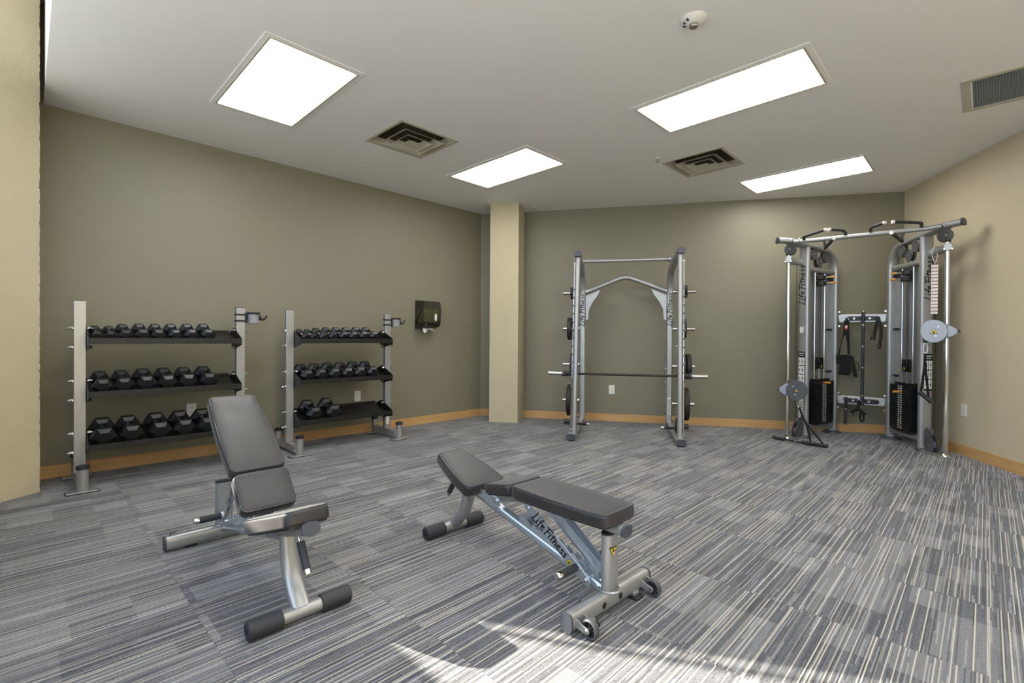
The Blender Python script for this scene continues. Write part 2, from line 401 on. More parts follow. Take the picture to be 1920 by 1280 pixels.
# ---- floor slab + carpet tiles (pieces of the floor)
def poly_slab(poly, z0, z1):
    n = len(poly); return [(p[0], p[1], z0) for p in poly]+[(p[0], p[1], z1) for p in poly], [tuple(range(n))[::-1], tuple(range(n, 2*n))]+[(i, (i+1) % n, n+(i+1) % n, n+i) for i in range(n)]
hv = [Vector(p) for p in hull]; cen = sum(hv, Vector((0, 0)))/4
big = [tuple(p) for p in hull]
floor = struct(MB().add(*poly_slab(big, -0.12, -0.008)).build('floor', simple('floor_underlay', '#2b2b30', 0.95, 0, 0.1, 5), smooth=0))
fill = MB(); ntile = 0
for i in range(-14, 8):
    for j in range(-2, 18):
        s0 = TS0+i*TILE; d0 = TD0+j*TILE; g = 0.0006
        sq = [G(s0+g, d0+g), G(s0+TILE-g, d0+g), G(s0+TILE-g, d0+TILE-g), G(s0+g, d0+TILE-g)]
        # orientation: make CCW
        ar = sum(sq[q][0]*sq[(q+1) % 4][1]-sq[(q+1) % 4][0]*sq[q][1] for q in range(4))
        if ar < 0: sq = sq[::-1]
        cp = clip(sq, hull)
        if len(cp) < 3: continue
        cp = [tuple(p) for p in cp]
        vis = any(p[1] > 1.0 and abs(p[0])/p[1] < 1.12 for p in cp)
        if vis:
            MB().add(*poly_slab(cp, -0.008, 0.0)).build('carpet_tile', 'carpet', floor, smooth=0); ntile += 1
        else: fill.add(*poly_slab(cp, -0.008, 0.0))
o = fill.build('carpet_field', 'carpet', floor, smooth=0); o['kind'] = 'stuff'
# ---- ceiling with openings for the lights and diffusers
LIGHTS = [(-3.56, 1.695), (-1.09, 4.098), (-1.13, 1.665), (1.42, 4.045), (-3.56, 4.1), (-1.09, 6.5), (-3.56, 6.5)]
LW, LL = 0.30, 0.612
VENTS = [(-2.315, 1.578), (0.217, 3.37)]; VW = 0.30
holes = [(a-LW, a+LW, b-LL, b+LL) for a, b in LIGHTS]+[(a-VW, a+VW, b-VW, b+VW) for a, b in VENTS]
RET = (-0.112, 0.555, 5.424, 6.6); holes.append((RET[0]+0.035, RET[1]-0.035, RET[2]+0.06, RET[3]-0.04))
ss = sorted({-4.85, 7.0, *[h[0] for h in holes], *[h[1] for h in holes]}); ds = sorted({-0.6, 12.0, *[h[2] for h in holes], *[h[3] for h in holes]})
cm = MB()
for a, b in zip(ss, ss[1:]):
    for c, e in zip(ds, ds[1:]):
        ms, md = (a+b)/2, (c+e)/2
        if any(h[0] < ms < h[1] and h[2] < md < h[3] for h in holes): continue
        sq = [G(a, c), G(b, c), G(b, e), G(a, e)]
        ar = sum(sq[q][0]*sq[(q+1) % 4][1]-sq[(q+1) % 4][0]*sq[q][1] for q in range(4))
        if ar < 0: sq = sq[::-1]
        cp = clip(sq, hull)
        if len(cp) > 2: cm.add(*poly_slab([tuple(p) for p in cp], HC, HC+0.02))
struct(cm.build('ceiling', 'ceil', smooth=0))
bk = MB(); q = [G(-4.85, -0.0), G(-4.85, 12), G(-4.93, 12), G(-4.93, 0.0)]; q = q if sum(q[i][0]*q[(i+1) % 4][1]-q[(i+1) % 4][0]*q[i][1] for i in range(4)) > 0 else q[::-1]
# the bulkhead stands on the ceiling's edge and faces the window bay
q2 = [G(-4.85, 0.0), G(-4.85, 12), G(-4.77, 12), G(-4.77, 0.0)]
ar = sum(q2[i][0]*q2[(i+1) % 4][1]-q2[(i+1) % 4][0]*q2[i][1] for i in range(4)); q2 = q2 if ar > 0 else q2[::-1]
struct(MB().add(*poly_slab([tuple(p) for p in clip(q2, hull)], HC+0.02, HT)).build('trim_1', simple('bulkhead_white', '#dcdad4', 0.6, 0, 0.02, 5), smooth=0))
struct(MB().add(*poly_slab(big, HT, HT+0.1)).build('ceiling_upper', 'ceil', smooth=0))
# ---- baseboards
BH = 0.107; BT = 0.014
def board(name, P0, P1):
    dr = (P1-P0); L = dr.length; dr.normalize(); mb = MB()
    mb.T = Matrix.Identity(4); mb.box(0, L, 0, BT, 0, BH-0.006).box(0, L, 0, BT-0.004, BH-0.006, BH)
    o = struct(mb.build(name, 'wood', smooth=0)); o.location = (P0.x, P0.y, 0); o.rotation_euler = (0, 0, math.atan2(dr.y, dr.x)); return o
board('baseboard_left', P1, A).scale = (1, -1, 1)
board('baseboard_back', A, B).scale = (1, -1, 1)
board('baseboard_right', B, P2).scale = (1, -1, 1)
# ---- pillars of painted concrete with chipped arrises
def pillar(corner, height, label, n=130, sx=0.418, sy=0.42):
    """corner = nearest-left floor corner; grid box with roughened edges"""
    random.seed(int(abs(corner[0])*1000)); m = 6; ring = []
    pts = [(i/m*sx, 0) for i in range(m)]+[(sx, i/m*sy) for i in range(m)]+[(sx-i/m*sx, sy) for i in range(m)]+[(0, sy-i/m*sy) for i in range(m)]
    rings = []
    for k_ in range(n*2+1):
        z = height*k_/(n*2); r = []
        for i, p in enumerate(pts):
            j = 0.003 if i % m == 0 else 0.0006
            cx, cy = p[0]-sx/2, p[1]-sy/2; e = 1-abs(random.gauss(0, j))/0.3
            r.append((cx*e+sx/2, cy*e+sy/2, z))
        rings.append(r)
    mb = MB().loft(rings); o = mb.build('concrete_pillar', 'concrete', smooth=25); o.location = (corner[0], corner[1], 0); o.rotation_euler = (0, 0, D13)
    tag(o, label, 'pillar'); return o
pillar((-0.323, 6.871), HC, 'cream painted concrete pillar in the far corner beside the paper towel dispenser')
pc = Vector((-3.598, 3.665))-E1*0.42-E2*0.42
pillar((pc.x, pc.y), HT, 'wide cream concrete pillar cut by the left edge of the photo', sx=0.42)

# ------------------------------------------------------------------ ceiling fixtures
TG = TH
def on_ceiling(name, label, cat, s, d, group=None):
    p = G(s, d); return thing(name, label, cat, (p[0], p[1], HC), TG, group)
def ring(mb, x0, x1, y0, y1, wdt, z0, z1):
    mb.box(x0, x1, y0, y0+wdt, z0, z1).box(x0, x1, y1-wdt, y1, z0, z1).box(x0, x0+wdt, y0+wdt, y1-wdt, z0, z1).box(x1-wdt, x1, y0+wdt, y1-wdt, z0, z1); return mb
LAB = ['lit recessed ceiling panel nearest the left wall, largest in view', 'large lit ceiling panel right of the round detector', 'lit ceiling panel above the centre pillar', 'long lit ceiling panel above the cable machine, nearest the right wall',
       'lit ceiling panel overhead above the space between the two benches, out of the picture', 'lit ceiling panel overhead near the beige right wall, out of the picture', 'lit ceiling panel overhead just right of the camera, out of the picture']
for i, (a, b) in enumerate(LIGHTS):
    t = on_ceiling('ceiling_light', LAB[i], 'light', a, b, 'recessed ceiling panels')
    ring(MB(), -LW-0.040, LW+0.040, -LL-0.040, LL+0.040, 0.042, -0.0045, 0.0).build('trim_frame', 'ceil', t, bevel=0.001, smooth=0)
    ring(MB(), -LW-0.010, LW+0.010, -LL-0.010, LL+0.010, 0.014, -0.010, -0.0045).build('lens_frame', 'offwhite', t, bevel=0.001, smooth=0)
    ring(MB(), -LW+0.0, LW, -LL, LL, 0.010, 0.0, 0.05).build('door_frame', 'white', t, smooth=0)
    MB().box(-LW+0.011, LW-0.011, -LL+0.011, LL-0.011, 0.014, 0.018).build('diffuser', 'panel', t, smooth=0)
    MB().box(-LW, LW, -LL, LL, 0.05, 0.054).build('housing', 'white', t, smooth=0)
VL = ['square ceiling air diffuser between the left and centre light panels', 'square ceiling air diffuser beside the small sprinkler head']
for i, (a, b) in enumerate(VENTS):
    t = on_ceiling('air_diffuser', VL[i], 'vent', a, b, 'square ceiling diffusers')
    ring(MB(), -0.325, 0.325, -0.325, 0.325, 0.03, -0.005, 0.0).build('flange', 'offwhite', t, bevel=0.001, smooth=0)
    def frust(o0, o1, z0, z1):       # sloped square louvre
        m = MB(); c = [(-1, -1), (1, -1), (1, 1), (-1, 1)]
        vs = [(x*o0, y*o0, z0) for x, y in c]+[(x*o1, y*o1, z1) for x, y in c]+[(x*(o0-0.004), y*(o0-0.004), z0) for x, y in c]+[(x*(o1-0.004), y*(o1-0.004), z1) for x, y in c]
        fs = []
        for q_ in range(4):
            r_ = (q_+1) % 4; fs += [(q_, r_, 4+r_, 4+q_), (8+q_, 12+q_, 12+r_, 8+r_), (q_, 8+q_, 8+r_, r_), (4+q_, 4+r_, 12+r_, 12+q_)]
        return m.add(vs, fs)
    frust(0.298, 0.275, 0.0, 0.055).build('louvre', 'offwhite', t, smooth=0)
    frust(0.227, 0.160, -0.022, 0.018).build('louvre', 'offwhite', t, smooth=0)
    frust(0.150, 0.092, -0.030, 0.008).build('louvre', 'offwhite', t, smooth=0)
    MB().prism([(-0.07, -0.07), (0.07, -0.07), (0.07, 0.07), (-0.07, 0.07)], 'z', -0.036, -0.031).build('centre_plate', 'offwhite', t, bevel=0.003, smooth=0)
    ring(MB(), -0.3, 0.3, -0.3, 0.3, 0.004, 0.001, 0.16).box(-0.3, 0.3, -0.3, 0.3, 0.16, 0.164).build('plenum', M['duct'], t, smooth=0)
t = on_ceiling('return_grille', 'long eggcrate return air grille on the ceiling at the right edge', 'vent', (RET[0]+RET[1])/2, (RET[2]+RET[3])/2)
hx, hy = (RET[1]-RET[0])/2, (RET[3]-RET[2])/2
MB().box(-hx, -hx+0.045, -hy, hy, -0.006, 0).box(hx-0.045, hx, -hy, hy, -0.006, 0).box(-hx+0.045, hx-0.045, -hy, -hy+0.085, -0.006, 0).box(-hx+0.045, hx-0.045, hy-0.05, hy, -0.006, 0).build('frame', 'offwhite', t, bevel=0.0015, smooth=0)
m = MB(); x = -hx+0.045
while x < hx-0.045: m.box(x, x+0.003, -hy+0.085, hy-0.05, 0.002, 0.012); x += 0.0155
y = -hy+0.085
while y < hy-0.05: m.box(-hx+0.045, hx-0.045, y, y+0.003, 0.003, 0.0115); y += 0.0155
o = m.build('eggcrate', 'foil', t, smooth=0); o['kind'] = 'stuff'
MB().box(-hx+0.036, hx-0.036, -hy+0.061, hy-0.041, 0.05, 0.054).build('backing', 'pulley', t, smooth=0)
t = thing('ceiling_detector', 'round white detector with a silver lens on the ceiling near the top edge', 'detector', (1.073, 2.885, HC), 0.3)
MB().lathe([(0.0001, 0), (0.074, 0), (0.076, -0.006), (0.070, -0.012), (0.040, -0.030), (0.030, -0.032), (0.0001, -0.032)], 32).build('body', 'white', t)
MB().lathe([(0.024, -0.030), (0.026, -0.044), (0.022, -0.050), (0.0001, -0.052)], 24).build('lens_ring', 'satin', t)
for a in (2.2, 2.8, 3.4):
    c, s_ = math.cos(a), math.sin(a); m = MB(); m.T = Matrix.Rotation(a, 4, 'Z'); m.box(0.044, 0.062, -0.006, 0.006, -0.026, -0.014); m.build('slot', 'silver_dark', t, smooth=0)
t = thing('sprinkler_head', 'tiny chrome sprinkler head on the ceiling beside the right air diffuser', 'sprinkler', (1.528, 5.10, HC))
MB().lathe([(0.0001, 0), (0.035, 0), (0.033, -0.008), (0.012, -0.010), (0.0001, -0.010)], 24).build('escutcheon', 'white', t)
MB().cyl((0, 0, -0.01), (0, 0, -0.035), 0.007).lathe([(0.0001, -0.035), (0.018, -0.036), (0.018, -0.039), (0.0001, -0.039)], 20).build('deflector', 'chrome', t)
t = thing('sprinkler_head', 'tiny pale sprinkler cap on the ceiling just right of the centre pillar', 'sprinkler', (0.33, 7.05, HC))
MB().lathe([(0.0001, 0), (0.034, 0), (0.03, -0.008), (0.0001, -0.010)], 20).build('escutcheon', 'white', t)

# ------------------------------------------------------------------ wall fixtures
def outlet(label, loc, rz):
    """local -y faces the room"""
    t = thing('wall_outlet', label, 'outlet', loc, rz, 'white wall outlets')
    MB().prism(rrect(-0.041, 0.041, -0.064, 0.064, 0.006, 3), 'y', -0.006, 0).build('cover_plate', 'white', t, bevel=0.0015)
    for z in (-0.027, 0.02):
        MB().prism(rrect(-0.017, 0.017, z-0.014, z+0.014, 0.008, 4), 'y', -0.009, -0.006).build('receptacle', 'white', t)
        MB().box(-0.009, -0.006, -0.0094, -0.009, z-0.002, z+0.008).box(0.006, 0.009, -0.0094, -0.009, z-0.002, z+0.008).box(-0.002, 0.002, -0.0094, -0.009, z-0.010, z-0.006).build('slots', 'print', t, smooth=0)
p = G(-2.046, 0); outlet('white wall outlet above the bottom shelf of the right dumbbell rack', (p[0], p[1], 0.466), TH)
p = G(-3.805, 0); outlet('white wall outlet half hidden behind the left dumbbell rack', (p[0], p[1], 0.47), TH)
pb = A0+E1*1.995; outlet('white wall outlet framed by the barbell rack on the far wall', (pb.x, pb.y, 0.461), D13)
pr = B-E2*1.155; outlet('white wall outlet on the beige right wall', (pr.x, pr.y, 0.474), D13-PI/2)
# paper towel dispenser, local x along wall, -y into the room
p = G(-1.068, 0); t = thing('towel_dispenser', 'dark smoked plastic paper towel dispenser on the olive wall', 'dispenser', (p[0], p[1], 1.32), TH)
prof = [(0, 0.0), (0, 0.39), (-0.20, 0.375), (-0.232, 0.345), (-0.245, 0.24), (-0.235, 0.10), (-0.20, 0.035), (-0.12, 0.01)]
W2 = 0.135
MB().box(-W2, W2, -0.012, 0, 0, 0.39).build('back_plate', 'black', t, bevel=0.004)
MB().prism([(q_[0], q_[1]) for q_ in [(-0.012, 0.002), (-0.012, 0.386), (-0.198, 0.372), (-0.228, 0.343), (-0.240, 0.24), (-0.231, 0.10), (-0.225, 0.075), (-0.012, 0.075)]], 'x', -W2, W2).build('cover', 'smoked', t, bevel=0.012, seg=3)
MB().prism([(-0.012, 0.0), (-0.012, 0.074), (-0.224, 0.074), (-0.20, 0.035), (-0.12, 0.008)], 'x', -W2-0.001, W2+0.001).build('chin', 'black', t, bevel=0.008)
MB().box(-0.115, 0.10, -0.20, -0.02, 0.085, 0.27).build('paper_stack', simple('kraft', '#6b6744', 0.8, 0, 0.1, 10), t, bevel=0.01)
m = MB(); m.lathe([(0.0001, 0), (0.02, 0), (0.021, 0.004), (0.0001, 0.006)], 20); m.v = [(0.035+x_*0.95, -0.241-z_, 0.155+y_*2.5) for x_, y_, z_ in m.v]; m.build('badge', 'white', t)
m = MB(); n_ = 10
vs = []; fs = []
for i in range(n_+1):
    for j in range(4):
        u_ = i/n_; x_ = -0.09+0.18*u_; vs.append((x_, -0.10-0.02*math.sin(u_*9)-0.01*j, 0.012-(0.018+0.012*math.sin(u_*6+1)+0.010*(i % 2))*j/1.6))
for i in range(n_):
    for j in range(3): a = i*4+j; fs.append((a, a+4, a+5, a+1))
o = MB().add(vs, fs).build('paper_towel', 'paper', t); o.modifiers.new('solid', 'SOLIDIFY').thickness = 0.003
MB().cyl((-0.115, -0.226, 0.05), (-0.115, -0.231, 0.05), 0.006).build('lock', 'white', t)

# ------------------------------------------------------------------ dumbbell racks
POST_H = 1.475
TRAYS = [1.18, 0.757, 0.338]          # top edge of the front lip, above the floor
TILT = math.atan(0.262)
DF, DB = 0.60, 0.21                   # tray front / back distance from the wall
def rack(label, s0, s1):
    """local x along the wall, y towards the wall (0 = post line), z up"""
    dp = 0.40; c = (s0+s1)/2; p = G(c, dp); h = (s1-s0)/2
    t = thing('dumbbell_rack', label, 'rack', (p[0], p[1], 0), TH, 'three tier dumbbell racks')
    for sg in (-1, 1):
        x = sg*h
        MB().box(x-0.038, x+0.038, -0.026, 0.026, 0.105, POST_H).build('post', 'silver', t, bevel=0.004)
        m = MB()
        for i in range(33):
            z = 0.22+i*0.0375; m.cyl((x-0.0385, 0, z), (x+0.0385, 0, z), 0.0075, n=10)
        o = m.build('adjustment_holes', 'dark', t); o['kind'] = 'stuff'
        MB().box(x-0.036, x+0.036, -0.026, 0.026, POST_H, POST_H+0.004).build('post_cap', 'silver_dark', t, bevel=0.002)
        MB().box(x-0.032, x+0.032, -0.25, 0.255, 0.03, 0.105).build('base_beam', 'silver', t, bevel=0.005)
        for y in (-0.28, 0.285):
            q_ = MB().cyl((x, y, 0.012), (x, y, 0.19), 0.036, n=28).build('foot_tube', 'silver', t)
            MB().lathe([(0.0001, 0.208), (0.030, 0.208), (0.040, 0.204), (0.041, 0.180), (0.036, 0.178)], 28, (x, y, 0)).build('rubber_cap', 'rubber', q_)
            MB().box(x-0.095, x+0.095, y-0.045, y+0.045, 0.005, 0.013).build('foot_plate', 'silver', t, bevel=0.002)
            MB().box(x-0.10, x+0.10, y-0.048, y+0.048, 0.0, 0.005).build('rubber_pad', 'rubber', t)
            for zz in (0.05, 0.085):
                yy = y+(0.036 if y < 0 else -0.036)
                MB().cyl((x-0.036, yy+(0.012 if y < 0 else -0.012), zz), (x-0.030, yy+(0.012 if y < 0 else -0.012), zz), 0.008, n=6).build('beam_bolt', 'chrome', t)
    x0, x1 = -h+0.040, h-0.040
    yF, yB = dp-DF, dp-DB
    for z in TRAYS:
        zf = z-0.045; zb = zf+(yB-yF)*math.tan(TILT)
        g = 0.004
        tr = thing_part('tray', t)
        m = MB()
        m.prism([(yF, zf-g), (yF, z), (yF+g, z), (yF+g, zf+0.001), (yB, zb), (yB, zb+0.02), (yB+g, zb+0.02), (yB+g, zb-g)], 'x', x0+0.005, x1-0.005)
        tr = m.build('tray', 'black', t, bevel=0.0012)
        for sg in (-1, 1):
            xa = x0 if sg < 0 else x1-0.005
            pts = [(yF, zf-0.012), (yF, z), (yF+0.02, z+0.012), (0.035, z+0.102), (0.0, z+0.108), (0.0, z+0.108), (yB, z+0.05), (yB, zb-0.02), (0.035, z-0.105), (-0.02, z-0.108)]
            pts = [(yF, z-0.062), (yF, z), (0.03, z+0.102), (0.055, z+0.102), (yB, z+0.052), (yB, zb-0.012), (0.05, z-0.105), (0.02, z-0.105)]
            MB().prism(pts, 'x', xa, xa+0.005).build('side_plate', 'black', t, bevel=0.0012)
            for bz in (z+0.075, z-0.078):
                for xx, e in ((xa+(0.006 if sg < 0 else -0.001), sg*-1), (sg*(h+0.038), sg)):
                    m = MB().cyl((xx, 0.02 if xx == 9 else 0.0, bz), (xx+e*0.007, 0.0, bz), 0.020, n=18)
                    m.cyl((xx+e*0.007, 0, bz), (xx+e*0.024, 0, bz), 0.015, n=6); m.cyl((xx+e*0.024, 0, bz), (xx+e*0.034, 0, bz), 0.008, n=10)
                    m.build('bolt', 'chrome', t)
    return t
def thing_part(n, t): return None
s1l, s1r = -4.650, -3.487; s2l, s2r = -3.022, -1.872
r1 = rack('dumbbell rack on the left, beside the big left pillar, with nineteen dumbbells', s1l, s1r)
r2 = rack('dumbbell rack nearer the far corner, with only two dumbbells on its bottom shelf', s2l, s2r)
MB().box(0.575-0.022, 0.575+0.018, -0.0275, -0.0262, 0.15, 0.30).build('instruction_sticker', 'white', r2, smooth=0)

# dumbbells: local y = handle axis, origin where the hexagonal heads touch the shelf
def dumbbell(R, label, group, hl):
    """R = corner radius of the hexagonal head, hl = head length"""
    t = thing('dumbbell', label, 'dumbbell', group=group); H = R*math.cos(PI/6)
    gap = 0.068
    m = MB().tube([(0, -gap, H), (0, -0.035, H), (0, 0, H), (0, 0.035, H), (0, gap, H)], 0.0165, n=16, scales=[0.85, 1.0, 1.15, 1.0, 0.85]); m.build('handle', 'chrome', t)
    for sg in (-1, 1):
        rings = []
        for y, k_ in ((gap-0.004, 0.60), (gap+hl*0.20, 1.0), (gap+hl*0.70, 1.0), (gap+hl*0.98, 0.66), (gap+hl, 0.62)):
            rings.append([(R*k_*math.cos(PI/3*i), sg*y, H+R*k_*math.sin(PI/3*i)) for i in range(6)])
        MB().loft(rings).build('head', 'hexrub', t, bevel=0.0015, smooth=0)
    return t
def put_dumbbells(row, tier, R_list, s_list, labels, group, db=0.42):
    z = TRAYS[tier]-0.045
    for i, (s_, R_) in enumerate(zip(s_list, R_list)):
        hl = 0.045+R_*0.42 if R_ > 0.049 else 0.050
        t = dumbbell(R_, labels[i], group, hl)
        d_ = db; p = G(s_, d_); zz = z+(DF-d_)*math.tan(TILT)+0.003
        t.location = (p[0], p[1], zz)
        twist = random.uniform(-0.02, 0.02)
        t.rotation_euler = (Matrix.Rotation(TH+twist, 4, 'Z') @ Matrix.Rotation(TILT, 4, 'X')).to_euler()
ORD = ['first', 'second', 'third', 'fourth', 'fifth', 'sixth', 'seventh', 'eighth']
def labs(n, size, tier, which): return [f'{size[i] if isinstance(size, list) else size} black hex dumbbell, {ORD[i]} along the {tier} shelf of the {which} rack' for i in range(n)]
sz8 = ['tiny', 'tiny', 'small', 'small', 'small', 'small', 'small', 'small']
put_dumbbells(0, 0, [0.041, 0.041, 0.050, 0.054, 0.054, 0.056, 0.058, 0.060], [-4.555, -4.468, -4.375, -4.262, -4.152, -4.036, -3.914, -3.785], labs(8, sz8, 'top', 'left'), 'dumbbells on the top shelf of the left rack')
put_dumbbells(0, 1, [0.067, 0.068, 0.073, 0.073, 0.074, 0.075], [-4.522, -4.386, -4.238, -4.090, -3.940, -3.785], labs(6, 'medium', 'middle', 'left'), 'dumbbells on the middle shelf of the left rack')
put_dumbbells(0, 2, [0.085, 0.085, 0.087, 0.087, 0.087], [-4.510, -4.338, -4.145, -3.970, -3.795], labs(5, 'large', 'bottom', 'left'), 'dumbbells on the bottom shelf of the left rack')
put_dumbbells(1, 0, [0.041, 0.042, 0.050, 0.055, 0.057, 0.058, 0.061, 0.062], [-2.900, -2.815, -2.716, -2.608, -2.490, -2.374, -2.250, -2.122], labs(8, sz8, 'top', 'right'), 'dumbbells on the top shelf of the right rack')
put_dumbbells(1, 1, [0.069, 0.071, 0.073, 0.073, 0.075, 0.075], [-2.885, -2.740, -2.592, -2.444, -2.292, -2.138], labs(6, 'medium', 'middle', 'right'), 'dumbbells on the middle shelf of the right rack')
put_dumbbells(1, 2, [0.085, 0.087], [-2.815, -2.605], labs(2, 'large', 'bottom', 'right'), 'dumbbells on the bottom shelf of the right rack')
# cup and hook holders strapped to the right-hand posts
def cup(label, s_):
    p = G(s_, 0.40); t = thing('cup_holder', label, 'cup holder', (p[0], p[1], 1.29), TH, 'strapped cup holders')
    for z in (0.12, 0.06):
        MB().box(-0.042, 0.046, -0.031, 0.031, z-0.009, z+0.009).build('strap', 'rubber', t, bevel=0.003)
    MB().box(0.045, 0.060, -0.02, 0.02, 0.04, 0.14).build('bracket', 'rubber', t, bevel=0.003)
    cx = 0.118
    MB().lathe([(0.0001, 0.033), (0.040, 0.033), (0.046, 0.038), (0.056, 0.130), (0.054, 0.133), (0.050, 0.130), (0.042, 0.045), (0.0001, 0.045)], 32, (cx, 0, 0)).build('cup', 'greycup', t)
    MB().lathe([(0.0535, 0.126), (0.060, 0.126), (0.061, 0.143), (0.057, 0.146), (0.053, 0.143), (0.0535, 0.126)], 32, (cx, 0, 0)).build('rim', 'rubber', t)
    pts = [(cx+0.055, 0, 0.115), (cx+0.066, 0, 0.085), (cx+0.085, 0, 0.078), (cx+0.105, 0, 0.086), (cx+0.120, 0, 0.102), (cx+0.126, 0, 0.122)]
    MB().tube(pts, 0.012, 0.008, up=(0, 1, 0), n=12, scales=[1.5, 1.4, 1.0, 0.9, 0.8, 0.7]).build('hook', 'rubber', t)
cup('grey cup holder with a black hook, strapped to the left dumbbell rack', s1r)
cup('grey cup holder with a black hook, strapped to the right dumbbell rack', s2r)

# ------------------------------------------------------------------ adjustable benches
def pad(name, x0, x1, w0, w1, th, parent, xf, bulge=0.0, r=0.018, rc=0.036):
    """padded cushion: along local x from x0 to x1, half widths w0/w1, top at z=0"""
    n = 8; lo = []; 
    side = [(x0+rc+(x1-x0-2*rc)*i/n, (w0+(w1-w0)*i/n)+bulge*math.sin(PI*i/n)) for i in range(n+1)]
    # rounded corners
    def corner(cx, cy, a0): return [(cx+rc*math.cos(math.radians(a0+90*i/5)), cy+rc*math.sin(math.radians(a0+90*i/5))) for i in range(6)]
    pts = corner(x1-rc, w1-rc, 0)+[]
    pts = corner(x1-rc, w1-rc, 0)+[(x, y) for x, y in side[::-1][1:-1]]+corner(x0+rc, w0-rc, 90)+corner(x0+rc, -w0+rc, 180)+[(x, -y) for x, y in side[1:-1]]+corner(x1-rc, -w1+rc, 270)
    rings = []
    for k_ in range(5):
        a = PI/2*k_/4; rings.append([(p[0], p[1], -th+r*0.7*(1-math.sin(a))) for p in offset(pts, r*0.7*(1-math.cos(a)))][:])
    rings = []
    for k_ in range(5):
        a = PI/2*k_/4; rings.append([(p[0], p[1], -th+r*0.5*(1-math.cos(a))) for p in offset(pts, r*0.5*(1-math.sin(a)))])
    for k_ in range(6):
        a = PI/2*k_/5; rings.append([(p[0], p[1], -r+r*math.sin(a)) for p in offset(pts, r*(1-math.cos(a)))])
    tp = [Vector(p) for p in offset(pts, r)]; cc = sum(tp, Vector((0, 0)))/len(tp)
    for f_, h_ in ((0.9, 0.0015), (0.6, 0.003)): rings.append([(cc.x+(p.x-cc.x)*f_, cc.y+(p.y-cc.y)*f_, h_) for p in tp])
    m = MB(); m.T = xf; m.loft(rings); o = m.build(name, 'vinyl', parent, smooth=60)
    m = MB(); m.T = xf; q_ = offset(pts, r*0.35); m.tube([(p[0], p[1], -0.0045) for p in q_+q_[:1]], 0.0028, n=6, caps=False); m.build('piping', 'piping', o, smooth=60)
    m = MB(); m.T = xf; q_ = offset(pts, 0.012); m.loft([[(p[0], p[1], -th-0.008) for p in q_], [(p[0], p[1], -th+0.001) for p in q_]]); m.build('backing_board', 'black', o, smooth=30)
    return o
